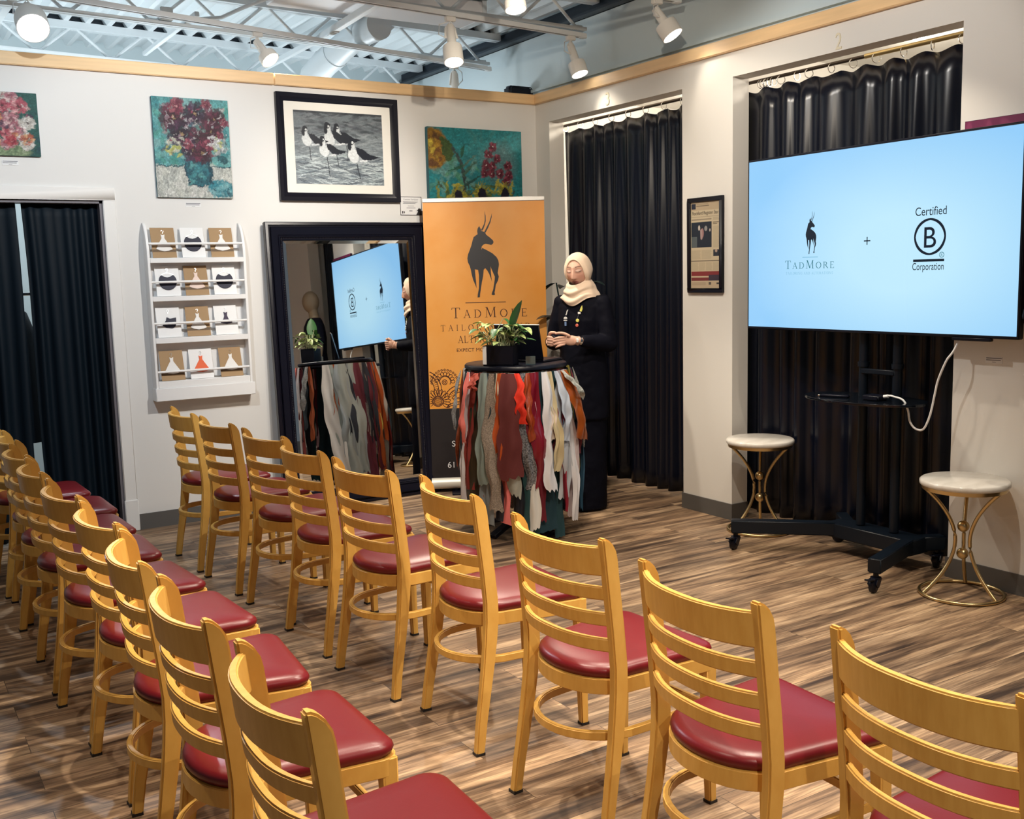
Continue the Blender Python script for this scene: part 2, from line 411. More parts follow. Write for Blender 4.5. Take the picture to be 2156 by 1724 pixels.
# rubber baseboards
m = MB(); m.box((-8.5, -.008, 0), (DL-.08, 0, .10)); m.box((-3.086, -.008, 0), (0, 0, .10))
structure(m.build('baseboard_back', M['base']))
m = MB(); ys = [-.008]
for a, b in OP:
    m.box((-.008, b, 0), (0, ys[-1], .10)); m.box((-.008, b, 0), (.13, b-.008, .10)); m.box((-.008, a, 0), (.13, a+.008, .10)); ys.append(a)
m.box((-.008, ys[-1], 0), (0, -10, .10))
structure(m.build('baseboard_right', M['base']))
# casing round the doorway on the left
m = MB(); m.box((DR, -.018, 0), (DR+.074, 0, DT)); m.box((DL-.074, -.018, 0), (DL, 0, DT)); m.box((DL-.074, -.018, DT), (DR+.074, 0, DT+.078))
m.box((DR-.004, -.024, 0), (DR+.078, 0, .20))
d1 = structure(m.build('door_1', M['casing'], bevel=.004))
m = MB(); m.box((DR-.018, 0, 0), (DR, .12, DT)); m.box((DL, 0, 0), (DL+.018, .12, DT)); m.box((DL, 0, DT-.018), (DR, .12, DT))
m.build('door_jamb', mat('grey_metal_jamb', (.16, .15, .17), .4), d1)

# ------------------------------------------------------------------ corrugated deck
def deck():
    m = MB(); per, dep, z = .152, .045, 3.44; xs = []; x = -8.5
    while x < .10:
        xs += [(x, 0), (x+.035, 0), (x+.06, dep), (x+per-.025, dep)]
        x += per
    m.grid(lambda u, v: (xs[min(len(xs)-1, round(u*(len(xs)-1)))][0], -10+12.4*v, z+xs[min(len(xs)-1, round(u*(len(xs)-1)))][1]), len(xs)-1, 1)
    m.box((-8.5, -10, 3.50), (.17, 2.5, 3.56))
    structure(m.build('ceiling', M['deck']))
deck()
structure(MB().box((.02, -10, 3.335), (.10, 2.4, 3.35)).box((.085, -10, 3.335), (.10, 2.4, 3.44)).build('trim_4', M['darksteel']))

# ------------------------------------------------------------------ bar joists and track rails
def joist(y0, dy, lab, x0=-8.0):
    """bottom chord from (x0) to the right wall; dy = how far it drifts in y over its length"""
    f = lambda x, z: (x, y0+dy*(x/8.0), z)
    o = thing('bar_joist', lab, 'roof joist', (0, 0, 0), 0, 'white bar joists under the roof deck')
    m = MB()
    for s in (-.022, .022):
        p, q = f(x0, 3.415), f(.06, 3.415); m.bar((p[0], p[1]+s, p[2]), (q[0], q[1]+s, q[2]), .036, .05)
    m.build('top_chord', M['steel'], o)
    p, q = f(x0, 3.466), f(.06, 3.466); MB().bar((p[0], p[1]+.03, p[2]), (q[0], q[1]+.03, q[2]), .02, .046).build('flute_shade_strip', M['darksteel'], o)  # dark strip stands in for the shade inside the flutes over the chord
    m = MB()
    for s in (-.02, .02):
        p, q = f(x0, 3.205), f(-.05, 3.205); m.bar((p[0], p[1]+s, p[2]), (q[0], q[1]+s, q[2]), .03, .022)
    m.build('bottom_chord', M['steel'], o)
    m = MB(); pts = []; x = x0+.1; k = 0
    while x < .05:
        for (a, zz) in ((-.03, 3.225), (.03, 3.225)) if k % 2 == 0 else ((-.02, 3.40), (.02, 3.40)): pts.append(f(x+a, zz))
        x += .26; k += 1
    m.tube(pts, .011, 8); m.build('web', M['steel'], o)
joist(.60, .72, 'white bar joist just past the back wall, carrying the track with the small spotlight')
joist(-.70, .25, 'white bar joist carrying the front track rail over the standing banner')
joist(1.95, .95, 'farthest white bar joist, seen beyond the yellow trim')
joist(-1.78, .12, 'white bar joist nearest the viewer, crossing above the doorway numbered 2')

def rail(x0, y0, x1, y1, z, lab):
    o = thing('track_rail', lab, 'lighting track', (0, 0, 0), 0, 'white lighting track rails')
    a, b = Vector((x0, y0, z)), Vector((x1, y1, z))
    m = MB(); up = Vector((0, 0, 1)); t = (b-a).normalized(); sd = t.cross(up)
    m.bar(a+sd*.016, b+sd*.016, .006, .022); m.bar(a-sd*.016, b-sd*.016, .006, .022); m.bar(a+up*.014, b+up*.014, .038, .006)
    m.bar(a+sd*.0165-up*.011, b+sd*.0165-up*.011, .012, .004); m.bar(a-sd*.0165-up*.011, b-sd*.0165-up*.011, .012, .004)
    m.build('channel', M['track'], o)
    m = MB(); m.bar(a-sd*.0195+up*.004, b-sd*.0195+up*.004, .002, .007); m.bar(a, b, .02, .008); m.build('slot', M['black'], o)
    m = MB(); m.bar(b-t*.01, b+t*.045, .042, .034); m.build('end_cap', M['track'], o, bevel=.004)
ZT = 3.165
rail(-6.4, -.88, -.08, .57, ZT, 'white track rail behind the top of the back wall')
rail(-5.5, -1.28, -.08, -.70, ZT, 'white track rail in front of the back wall, over the banner and the doorway 3')
rail(-5.0, -1.85, -.12, -1.72, ZT, 'white track rail closest to the viewer, its lamps at the top edge')
for x, a, b in ((-1.53, .2, 1.62), (-2.48, .3, 1.34), (-1.30, -.95, .35), (-3.9, -1.9, 1.2)):
    pass
m = MB().bar((-1.53, .12, 3.232), (-1.54, 1.72, 3.232), .038, .038)
tag(m.build('bridging_bar', M['steel'], bevel=.003), 'white bridging angle running over the gap between two joists, right of the small spotlight', 'ceiling brace', 'joist bridging bars')
m = MB().bar((-2.48, .12, 3.232), (-2.50, 1.45, 3.232), .03, .03)
tag(m.build('bridging_bar', M['steel'], bevel=.003), 'white bridging angle between two joists, left of the small spotlight', 'ceiling brace', 'joist bridging bars')
m = MB().bar((-1.55, -.95, 3.26), (-1.53, .40, 3.235), .045, .045)
tag(m.build('bridging_bar', M['steel'], bevel=.003), 'white brace crossing below the square duct, toward the viewer', 'ceiling brace', 'joist bridging bars')
m = MB().bar((-3.52, -.35, 3.24), (-3.56, 1.1, 3.24), .05, .05)
tag(m.build('bridging_bar', M['steel'], bevel=.003), 'white brace at the top left corner beside the glaring lamp', 'ceiling brace', 'joist bridging bars')

# ducts
du = thing('round_duct', 'white round air duct running back over the picture of birds', 'air duct')
m = MB(); m.tube([(-1.25, 1.36, 3.05), (-1.25, 1.28, 3.14), (-1.22, 1.1, 3.21), (-1.18, .78, 3.29), (-1.17, .55, 3.325), (-1.15, .25, 3.325)], [.10, .105, .105, .10, .10, .10], 24, up=(1, 0, 0))
m.build('duct_pipe', M['steel'], du, smooth=True)
m = MB(); m.tube([(-1.205, .98, 3.24), (-1.2, .93, 3.252)], .108, 24, up=(1, 0, 0)); m.build('duct_band', M['steel'], du, smooth=True)
dd = thing('square_duct', 'large white square air duct along the ceiling above the round duct', 'air duct')
MB().box((-2.05, -.27, 3.315), (-.58, .05, 3.43)).build('duct_box', mat('duct_paint', (.84, .84, .86), .45), dd, bevel=.006)
for fx0, fx1 in ((-.605, -.57), (-1.40, -1.38)): MB().box((fx0, -.274, 3.31), (fx1, .054, 3.435)).build('duct_flange', M['steel'], dd)
jb = thing('junction_box', 'small white junction box with a bent conduit by the joist', 'electrical box')
MB().box((-2.66, .30, 3.22), (-2.58, .38, 3.30)).build('box', M['steel'], jb, bevel=.005)
m = MB(); m.tube([(-2.58, .33, 3.25), (-2.40, .32, 3.25), (-2.28, .26, 3.26), (-2.18, .10, 3.3), (-2.0, -.12, 3.36), (-1.9, -.25, 3.40)], .013, 8); m.build('conduit', M['steel'], jb, smooth=True)

# ------------------------------------------------------------------ track heads
def head(lab, top, aim, power, r=.062, color=WARM, length=.15, lens='lens', neck=.10, beam=1.5, tilt_in=True):
    """top = point on the rail; aim = point the can looks at"""
    o = thing('track_spotlight', lab, 'spotlight', top, 0, 'white track spotlights')
    T = Vector(top); piv = T+Vector((0, 0, -.07)); d = (Vector(aim)-piv).normalized()
    L = lambda p: tuple(Vector(p)-T)
    MB().box((-.035, -.016, -.03), (.035, .016, .0)).build('adapter', M['head'], o, bevel=.004)
    m = MB(); sd = d.cross(Vector((0, 0, 1)));  sd = sd.normalized() if sd.length > .05 else Vector((1, 0, 0))
    b = piv+d*(neck*.6)
    for s in (-1, 1): m.sweep([L(T+Vector((0, 0, -.03))), L(piv+sd*s*.03), L(b+sd*s*.036)], [(-.008, -.002), (.008, -.002), (.008, .002), (-.008, .002)])
    m.build('yoke', M['head'], o)
    q = d.to_track_quat('Z', 'Y').to_matrix().to_4x4(); q.translation = piv-T
    m = MB(); pr = [(.0, -.02), (.022, -.02), (.026, .0), (.030, neck), (r*.96, neck+.012), (r, neck+.03), (r, neck+length), (r-.004, neck+length), (r-.006, neck+length-.02)]
    m.lathe(pr, n=28); m.v = [tuple(q @ Vector(p)) for p in m.v]
    m.build('can', M['head'], o, smooth=True)
    m = MB(); m.lathe([(0, neck+length-.006), (r-.01, neck+length-.008), (r-.005, neck+length-.018)], n=28); m.v = [tuple(q @ Vector(p)) for p in m.v]
    m.build('bulb_face', M[lens], o, smooth=True)
    m = MB(); m.tube([L(T+Vector((.02, 0, -.02))), L(T+sd*.07+Vector((0, 0, -.05))), L(T+sd*.075+Vector((0, 0, -.11))), L(b+sd*.03)], .004, 6)
    m.build('cord', M['track'], o, smooth=True)
    if power:
        p = piv+d*(neck+length+.02); spot('spotlight_beam', tuple(p), tuple(p+d), power, color, beam, .5, .04)
head('small white spotlight aimed down from the track behind the back wall', (-2.10, .105, ZT-.012), (-1.7, -.5, 2.2), 25, r=.062, length=.06, neck=.09)
head('glaring white spotlight at the top left corner', (-3.52, -.215, ZT-.012), (-3.55, -1.5, 2.0), 130, r=.085, length=.13, neck=.10, color=COOL)
head('white spotlight with its lit face toward the viewer, above the banner', (-1.17, -.815, ZT-.012), (-1.35, -1.35, 1.6), 120, r=.062, length=.12, neck=.12)
head('white spotlight pointing down behind the yellow trim at the back', (-.42, .488, ZT-.012), (-.42, .6, 0), 0, r=.048, length=.015, neck=.14)
head('white spotlight hanging off the rail end beside the doorway 3', (-.17, -.71, ZT-.012), (.0, -1.25, 1.6), 8, r=.060, length=.10, neck=.11)
head('white spotlight hanging at the top edge above the upper right wall', (-.26, -1.725, ZT-.012), (.05, -2.2, 2.2), 4, r=.066, length=.10, neck=.08)
head('white spotlight at the top edge, only its lit face showing', (-1.30, -1.755, ZT-.012), (-1.35, -2.2, 1.4), 100, r=.06, length=.06, neck=.06)

# small dark speaker behind the corner of the trim
sp = thing('speaker', 'small dark box speaker on top of the wall in the corner', 'speaker', (.035, .155, 2.88))
MB().box((-.16, .0, .0), (.05, .10, .092)).build('cabinet', M['black'], sp, bevel=.018)
m = MB(); m.sweep([(-.15, -.004, .01), (-.15, -.004, .07), (-.135, -.004, .083), (.025, -.004, .083), (.04, -.004, .07), (.04, -.004, .01)], [(-.003, -.003), (.003, -.003), (.003, .003), (-.003, .003)], up=(0, 1, 0))
m.build('grille_frame', M['powder'], sp)

# lamps inside the fitting alcoves (their glow shows over the curtains)
for y, p in ((-.85, 40), (-2.75, 26)):
    o = thing('ceiling_puck', 'round ceiling lamp inside the alcove behind the curtain', 'ceiling lamp', (.75, y, 2.86), 0, 'alcove lamps')
    MB().lathe([(0, -.03), (.09, -.03), (.1, 0)], n=24).build('diffuser', M['lens'], o, smooth=True)
    l = bpy.data.lights.new('puck_light', 'POINT'); l.energy = p; l.color = (1, .88, .72); l.shadow_soft_size = .08
    lo = bpy.data.objects.new('puck_light', l); C.link(lo); lo.location = (.75, y, 2.78)
l = bpy.data.lights.new('back_room_fill', 'POINT'); l.energy = 26; l.color = (.85, .95, 1); l.shadow_soft_size = .15  # added fill without a fixture, brightens the space past the back wall
lo = bpy.data.objects.new('back_room_fill', l); C.link(lo); lo.location = (-4.0, 1.2, 2.7)
for bx, by, bp in ((-2.6, 1.0, 27), (-1.0, 1.3, 26)):  # two more added fills, lifting the deck and upper walls
    l = bpy.data.lights.new('back_room_fill', 'POINT'); l.energy = bp; l.color = (.88, .96, 1); l.shadow_soft_size = .15
    lo = bpy.data.objects.new('back_room_fill', l); C.link(lo); lo.location = (bx, by, 2.45)

# ------------------------------------------------------------------ curtains
def pleats(n, seed, a0=.03, depth=.5):
    rnd = random.Random(seed); ph = [rnd.uniform(0, 6.28) for _ in range(6)]; wv = [rnd.uniform(.7, 1.3) for _ in range(6)]
    def f(u, v):
        x = u*n*2*PI
        s = math.sin(x+1.1*math.sin(x*.31*wv[0]+ph[0])+.5*math.sin(x*.17+ph[1]))
        s = math.copysign(abs(s)**.75, s)
        k = .35+.65*min(1, (1-v)*2.2)                                  # v=1 top: flatter under the rings
        drift = .45*math.sin(x*.23*wv[2]+ph[2]+v*1.3)+.25*math.sin(x*.5+ph[3]-v*2.2)
        return a0*(s*k+drift*(1-v*.6))
    return f
def curtain_panel(name, parent, p, q, z0, z1, n, amp, seed, material, nring=0, hem=None, edge=None):
    """p,q: 2D ends (x,y) in parent space"""
    f = pleats(n, seed, amp); P, Q = Vector(p), Vector(q); t = (Q-P); Ln = t.length; t.normalize(); nrm = Vector((-t.y, t.x))
    def fn(u, v):
        uu = u
        if edge: uu = edge(u, v)
        a = P+t*(Ln*uu)+nrm*f(u, v)
        top = z1
        if nring: top = z1-.022*abs(math.sin(PI*u*nring))**1.5
        bot = z0 if hem is None else hem(u)
        return (a.x, a.y, bot+(top-bot)*v)
    m = MB(); m.grid(fn, int(n*14), 22)
    o = m.build(name, material, parent, smooth=True, weld=False, fix=False)
    sm = o.modifiers.new('thick', 'SOLIDIFY'); sm.thickness = .003
    return o
def ring_mesh(r=.024, w=.0028):
    m = MB(); m.tube([(r*math.cos(2*PI*k/20), 0, r*math.sin(2*PI*k/20)) for k in range(20)], w, 6, closed=True, up=(0, 1, 0)); return m
# doorway 3
o = thing('dark_curtain', 'glossy dark curtain hung in the doorway numbered 3 behind the woman', 'curtain', (.205, -.84, 0))
curtain_panel('cloth_panel', o, (0, .76), (0, -.80), .025, 2.615, 11, .030, 3, M['curtain'], nring=8)
for k in range(9):
    r = ring_mesh().build('curtain_ring', M['chrome'], o, smooth=True); r.location = (0, .74-1.52*k/8, 2.634)
tag(MB().tube([(.205, .0, 2.652), (.205, -1.82, 2.652)], .011, 12).build('curtain_rod', M['rod'], smooth=True), 'dark curtain rod across the doorway numbered 3', 'curtain rod')
# doorway 2
o = thing('dark_curtain', 'dark curtain behind the big screen in the doorway numbered 2', 'curtain', (.205, -2.82, 0))
def hem2(u):
    z = .03
    if .40 < u < .62: z += .02+.02*math.sin(u*60)
    return z
curtain_panel('cloth_panel', o, (0, .84), (0, -.79), .03, 2.610, 9, .034, 11, M['curtain'], nring=9, hem=hem2)
ry = [.70, .68, .665, .65, .63, .60, .54, .42, .33, .17, .02, -.13, -.30, -.47, -.64, -.78]
for y in ry:
    r = ring_mesh().build('curtain_ring', M['chrome'], o, smooth=True); r.location = (0, y, 2.630); r.rotation_euler = (0, 0, random.uniform(-.5, .5))
rod = thing('curtain_rod', 'curtain rod across the doorway numbered 2, brass toward the right', 'curtain rod', (.205, -2.82, 2.652))
MB().tube([(0, .98, 0), (0, -.08, 0)], .0105, 12).build('inner_tube', M['rod'], rod, smooth=True)
MB().tube([(0, -.06, 0), (0, -.95, 0)], .0135, 12).build('outer_tube', M['brassrod'], rod, smooth=True)
# doorway 1, seen in the mirror only
o = thing('dark_curtain', 'dark curtain in the far right doorway, seen only in the mirror behind the mannequin', 'curtain', (.205, -4.52, 0))
curtain_panel('cloth_panel', o, (0, .42), (0, -.42), .03, 2.61, 6, .03, 21, M['curtain'])
# doorway on the left
o = thing('black_curtain', 'wide dark green black curtain filling the right part of the left doorway', 'curtain', (-3.4, .07, 0), 0, 'left doorway curtains')
def edge_r(u, v):
    return u + (1-u)*(-.02+.0*v) + (1-u)**3*(.16*(1-v)+.03*math.sin(v*5))*1.0
curtain_panel('cloth_panel', o, (-.205, 0), (.225, 0), .02, 2.045, 5, .022, 31, M['curtain2'], edge=lambda u, v: u+(1-u)**2*(.06*(1-v)**1.1-.02*math.sin(v*6)))
o = thing('black_curtain', 'narrow dark curtain at the left edge of the picture, left of the gap', 'curtain', (-3.9, .07, 0), 0, 'left doorway curtains')
curtain_panel('cloth_panel', o, (-.33, 0), (.265, 0), .02, 2.045, 6, .022, 37, M['curtain2'], edge=lambda u, v: u+u**2*(.02*(1-v)-.035*(1-v)-.01*math.sin(v*6)))
# ================================================================== chairs
def lerp_tab(tab, z):
    for (a, b), (c, d) in zip(tab, tab[1:]):
        if z <= c: return b+(d-b)*(z-a)/(c-a) if c > a else b
    return tab[-1][1]
REAR = [(0, 0), (.1, .012), (.2, .028), (.3, .042), (.42, .055), (.5, .056), (.6, .048), (.7, .037), (.8, .026), (.862, .019)]
DEPTH = [(0, .030), (.2, .037), (.42, .047), (.55, .046), (.7, .045), (.8, .046), (.862, .046)]
def post_mid(z): return lerp_tab(REAR, z)+.013
def make_chair(label):
    o = thing('ladder_back_chair', label, 'chair')
    HW = .210
    # seat outline, origin of the outline at its centre
    def outline(g=0.0, n=40):
        pts = []
        hw_f, hw_b = .207+g, .181+g; xf, xm, xb = .452+g, .17, .010-g; r = .045
        for k in range(7):                               # front left corner
            a = PI/2*k/6; pts.append((xf-r+r*math.sin(a), hw_f-r+r*math.cos(a)))
        for k in range(1, 7):
            a = PI/2*k/6; pts.append((xf-r+r*math.cos(a), -(hw_f-r)-r*math.sin(a)))
        side = [(xf-r-(xf-r-xm)*k/5, -(hw_f+(hw_b-hw_f)*k/5)) for k in range(1, 5)]
        pts += side
        for k in range(0, 17):
            a = PI*k/16; s = math.sin(a)
            pts.append((xm-(xm-xb)*abs(s)**.85, -hw_b*math.cos(a)))
        pts += [(x, -y) for (x, y) in reversed(side)]
        return pts
    base = outline(-.003); cx = .235
    prof = [(.93, .452), (.975, .453), (.995, .460), (1.006, .468), (.992, .477), (.95, .484), (.86, .490), (.6, .4955), (.3, .497)]
    m = MB(); n = len(base); vs = []
    for (k, z) in prof: vs += [(cx+(x-cx)*k, y*k, z) for (x, y) in base]
    vs.append((cx, 0, .4975)); fs = []
    for i in range(len(prof)-1):
        for j in range(n): fs.append((i*n+j, i*n+(j+1) % n, (i+1)*n+(j+1) % n, (i+1)*n+j))
    t = (len(prof)-1)*n
    for j in range(n): fs.append((t+j, t+(j+1) % n, len(vs)-1))
    fs.append(tuple(range(n-1, -1, -1)))
    m.add(vs, fs); m.build('seat', M['vinyl'], o, smooth=True)
    # bent apron
    m = MB(); a = outline(.0005); b = outline(-.022); vs = []
    for (pts, z) in ((a, .452), (a, .408), (b, .408), (b, .452)): vs += [(x, y, z) for (x, y) in pts]
    fs = [(q*n+j, q*n+(j+1) % n, ((q+1) % 4)*n+(j+1) % n, ((q+1) % 4)*n+j) for q in range(4) for j in range(n)]
    m.add(vs, fs); m.build('seat_frame', M['wood'], o, smooth=True, bevel=.002)
    def glide(parent, x, y, sx, sy): MB().box((x-sx/2-.001, y-sy/2-.001, 0), (x+sx/2+.001, y+sy/2+.001, .009)).build('glide', M['glide'], parent)
    for s in (1, -1):
        # rear leg and back post in one bent piece
        zs = [.004, .1, .2, .3, .38, .44, .5, .6, .7, .8, .845, .862]
        back = [(lerp_tab(REAR, z), z) for z in zs]
        front = [(lerp_tab(REAR, z)+lerp_tab(DEPTH, z), z) for z in zs[:-3]]+[(lerp_tab(REAR, .80)+.0455, .80), (lerp_tab(REAR, .82)+.043, .822), (lerp_tab(REAR, .84)+.034, .842), (lerp_tab(REAR, .85)+.022, .855), (lerp_tab(REAR, .862)+.012, .8615)]
        poly = back+front[::-1]
        m = MB(); y0, y1 = s*(HW-.028), s*HW
        nb = len(poly)
        def place(x, z, y):
            sp = .012*max(0, (.40-z)/.40)**1.3*s            # feet spread a little
            return (x, y+sp, z)
        m.prism(poly, lambda u, v, d: place(u, v, d), y0, y1)
        l = m.build('leg', M['wood'], o, bevel=.0045, seg=2)
        glide(l, .015, s*(HW-.014+.012), .030, .028)
    for s in (1, -1):
        m = MB(); yo = s*.206; xo = .432
        vs = []
        for (z, w_) in ((.004, .027), (.25, .034), (.452, .040)):
            vs += [(xo+.012, yo, z), (xo+.012-w_, yo, z), (xo+.012-w_, yo-s*w_, z), (xo+.012, yo-s*w_, z)]
        fs = [(3, 2, 1, 0), (8, 9, 10, 11)]+[(q*4+j, q*4+(j+1) % 4, (q+1)*4+(j+1) % 4, (q+1)*4+j) for q in range(2) for j in range(4)]
        m.add(vs, fs); l = m.build('leg', M['wood'], o, bevel=.004)
        glide(l, xo-.0015, yo-s*.0135, .027, .027)
    def slat(name, z0, z1, th, bulge):
        m = MB(); zc = (z0+z1)/2; h = z1-z0; N = 16; vs = []
        for i in range(N+1):
            u = -1+2*i/N; y = u*(HW-.015); bx = bulge*(1-abs(u)**2.4)
            xt, xl = post_mid(z1)-bx, post_mid(z0)-bx
            hh = 0
            vs += [(xl-th/2, y, z0), (xl+th/2, y, z0), (xt+th/2, y, z1+hh), (xt-th/2, y, z1+hh)]
        fs = [(0, 1, 2, 3), tuple(N*4+k for k in (3, 2, 1, 0))]+[(i*4+k, i*4+(k+1) % 4, (i+1)*4+(k+1) % 4, (i+1)*4+k) for i in range(N) for k in range(4)]
        m.add(vs, fs); return m.build(name, M['wood'], o, bevel=.0035)
    slat('crest_rail', .757, .838, .019, .058)
    for z in (.689, .616, .543): slat('slat', z, z+.038, .017, .055)
    # bentwood hoop
    pts = []
    for k in range(5): pts.append((.415-.055*k, .176, .293))
    for k in range(1, 16):
        a = PI*k/16; pts.append((.175-.185*math.sin(a)**.9, .176*math.cos(a), .293))
    for k in range(5): pts.append((.195+.055*k, -.176, .293))
    m = MB(); m.sweep(pts, [(-.008, -.013), (.008, -.013), (.008, .013), (-.008, .013)]); m.build('hoop_stretcher', M['wood'], o, bevel=.003)
    m = MB(); m.box((.405, -.19, .12), (.42, .19, .145)); m.v = [(x, y, z+.17) for x, y, z in m.v]
    m.build('front_stretcher', M['wood'], o, bevel=.003)
    return o
ORD = ['first', 'second', 'third', 'fourth', 'fifth', 'sixth', 'seventh', 'eighth', 'ninth', 'tenth']
front = [(-3.034, -.984, 1), (-3.007, -1.5235, 4.8), (-2.960, -2.1065, 7.9), (-2.960, -2.582, 1.8), (-2.939, -3.148, 6.5), (-2.8725, -3.6955, -3), (-2.903, -4.385, 3.2), (-2.9415, -4.988, -2.6), (-2.943, -5.5755, -2.3)]
back = [(-3.96, -.86, 2), (-3.9305, -1.3745, 1.6), (-3.9515, -1.8625, 2.6), (-3.9525, -2.329, .1), (-3.936, -2.8815, 5.2), (-3.9115, -3.375, 4.1), (-3.9195, -3.8555, -5.1), (-3.9265, -4.40, -.5), (-3.916, -4.956, -1.7)]
flab = ['red-seated beech chair below the card rack, nearest the back wall',
        'red-seated beech chair second from the back wall in the mirror row',
        'red-seated beech chair third from the back wall in the mirror row',
        'red-seated beech chair fourth from the back wall, before the tall mirror',
        'red-seated beech chair fifth from the back wall in the mirror row',
        'red-seated beech chair just left of the fabric strip table',
        'red-seated beech chair with its crest just below the hanging fabric strips',
        'red-seated beech chair second from the right end of the front row',
        'beech chair cut off by the bottom right corner of the photo']
blab = ['farthest beech chair of the left row, only a post tip showing',
        'second farthest beech chair of the left row, cut by the edge',
        'third farthest beech chair of the left row, before the curtain gap',
        'fourth farthest beech chair of the left row, seat before the curtain',
        'middle beech chair of the left row, fifth from either end',
        'fourth nearest beech chair of the left row, beside the door casing',
        'third nearest beech chair of the left row, turned slightly outward',
        'second nearest beech chair of the left row, just behind the nearest',
        'nearest beech chair of the left row, seat cut by the bottom edge']
def chair_pos(x, y, a):
    a = math.radians(a); x0 = x-.020; y0 = y-.0135
    return (x0, y0, 0), a
proto = None
for k, (x, y, a) in enumerate(front):
    loc, rz = chair_pos(x, y, a)
    if proto is None:
        proto = make_chair(flab[0]); proto.location = loc; proto.rotation_euler = (0, 0, rz); proto['group'] = 'chairs in the front row'
    else: dup(proto, loc, rz, flab[k], 'chairs in the front row')
for k, (x, y, a) in enumerate(back):
    loc, rz = chair_pos(x, y, a); dup(proto, loc, rz, blab[k], 'chairs in the left row')

# ================================================================== screen on its wheeled stand
TX, TY0, TY1, TZ0, TZ1 = -.10, -3.983, -2.333, 1.213, 2.141
def screen_mat():
    m = bpy.data.materials.new('lit_screen'); m.use_nodes = True; nt = m.node_tree; b = nt.nodes['Principled BSDF']; L = nt.links.new
    b.inputs['Base Color'].default_value = (.01, .012, .015, 1); b.inputs['Roughness'].default_value = .12; b.inputs['Specular IOR Level'].default_value = .4
    tc = nd(nt, 'ShaderNodeTexCoord'); mp = nd(nt, 'ShaderNodeMapping'); L(tc.outputs['Object'], mp.inputs[0])
    mp.inputs['Location'].default_value = (0, 3.35/1.05, -1.60/.62); mp.inputs['Scale'].default_value = (0, 1/1.05, 1/.62)
    g = nd(nt, 'ShaderNodeTexGradient', gradient_type='SPHERICAL'); L(mp.outputs[0], g.inputs[0])
    r = nd(nt, 'ShaderNodeValToRGB'); e = r.color_ramp.elements
    e[0].position = 0; e[0].color = (.30, .62, .96, 1); e[1].position = .7; e[1].color = (.53, .83, 1.0, 1)
    L(g.outputs['Fac'], r.inputs[0]); L(r.outputs[0], b.inputs['Emission Color']); b.inputs['Emission Strength'].default_value = 1.0
    return m
tv = thing('flat_screen', 'large lit pale blue flat screen showing two logos, on a wheeled stand', 'television')
m = MB(); m.box((TX, TY0-.012, TZ0-.014), (TX+.035, TY1+.012, TZ1+.012)); m.build('casing', M['black'], tv, bevel=.004)
m = MB(); m.box((TX+.0352, TY0+.25, TZ0+.1), (TX+.046, TY1-.25, TZ1-.25)); m.build('rear_housing', M['blackmatte'], tv, bevel=.01)
MB().add([(TX-.0008, TY0, TZ0), (TX-.0008, TY1, TZ0), (TX-.0008, TY1, TZ1), (TX-.0008, TY0, TZ1)], [(0, 1, 2, 3)]).build('display', screen_mat(), tv, fix=False)
MB().box((TX-.006, -3.86, TZ0-.028), (TX+.02, -3.66, TZ0-.013)).build('sensor_bar', M['black'], tv, bevel=.003)
tf = lambda u, v, d: (TX-.0012-d*.3, u, v)                 # u = world y (decreasing to the right)
ANT = [[(-.035,.827),(-.018,.791),(-.012,.769),(.027,.757),(.045,.724),(.09,.688),(.12,.659),(.128,.638),(.118,.618),(.1,.606),(.07,.613),(.033,.62),(.007,.611),(-.012,.591),(-.018,.551),(-.007,.575),(.05,.545),(.11,.51),(.156,.467),(.178,.425),(.184,.377),(.174,.322),(.166,.281),(.178,.239),(.169,.196),(.141,.143),(.131,.09),(.123,.053),(.128,.028),(.108,.022),(.088,.028),(.091,.048),(.108,.09),(.118,.145),(.128,.198),(.131,.239),(.113,.282),(.093,.331),(.085,.359),(.086,.296),(.091,.234),(.095,.178),(.083,.223),(.066,.272),(.043,.314),(.022,.339),(.003,.321),(-.005,.249),(-.022,.178),(-.035,.106),(-.047,.04),(-.05,.003),(-.078,0),(-.075,.035),(-.06,.106),(-.055,.191),(-.055,.262),(-.063,.322),(-.1,.329),(-.095,.251),(-.09,.179),(-.085,.106),(-.101,.15),(-.123,.204),(-.138,.264),(-.148,.326),(-.158,.367),(-.178,.41),(-.184,.458),(-.174,.505),(-.153,.553),(-.131,.611),(-.118,.659),(-.103,.701),(-.071,.724),(-.056,.731),(-.06,.771),(-.053,.801)],
       [(.03,1),(.043,.94),(.043,.882),(.03,.834),(.012,.789),(-.003,.769),(-.015,.781),(.005,.816),(.023,.852),(.032,.894),(.033,.94)],
       [(.115,.972),(.113,.925),(.098,.869),(.07,.807),(.038,.749),(.022,.757),(.051,.811),(.083,.869),(.103,.925)]]
def antelope(cx, cy, h, mirror=1, fat=1.0): return [[(cx+mirror*x*h*fat, cy+y*h) for (x, y) in p] for p in ANT]
def emat(name, col):                                       # dark marks on the lit screen still glow a little
    return mat(name, (.004, .006, .01), .2, emis=col, estr=1)
ES = emat('screen_mark_navy', (.003, .008, .018)); ET = emat('screen_mark_teal', (.02, .16, .20)); EP = emat('screen_mark_pale', (.16, .42, .60))
flat_mesh('antelope_logo', antelope(-2.793, 1.613, .232, -1, .86), tf, ES, tv)
gr = [seg(-2.735, 1.595, -2.842, 1.595, .004)]
def left_to_right(polys, x0): return [[(x0-x, y) for (x, y) in p] for p in polys]
h = .034; wtxt = serif_width('TADMORE', h, .30, (0, 3)); k = .341/wtxt
p, _ = serif_text('TADMORE', 0, 0, h, .30, (0, 3)); gr2 = [[(-2.612-x*k, 1.5365+y) for (x, y) in q] for q in p]
flat_mesh('brand_lettering', gr2, tf, ET, tv)
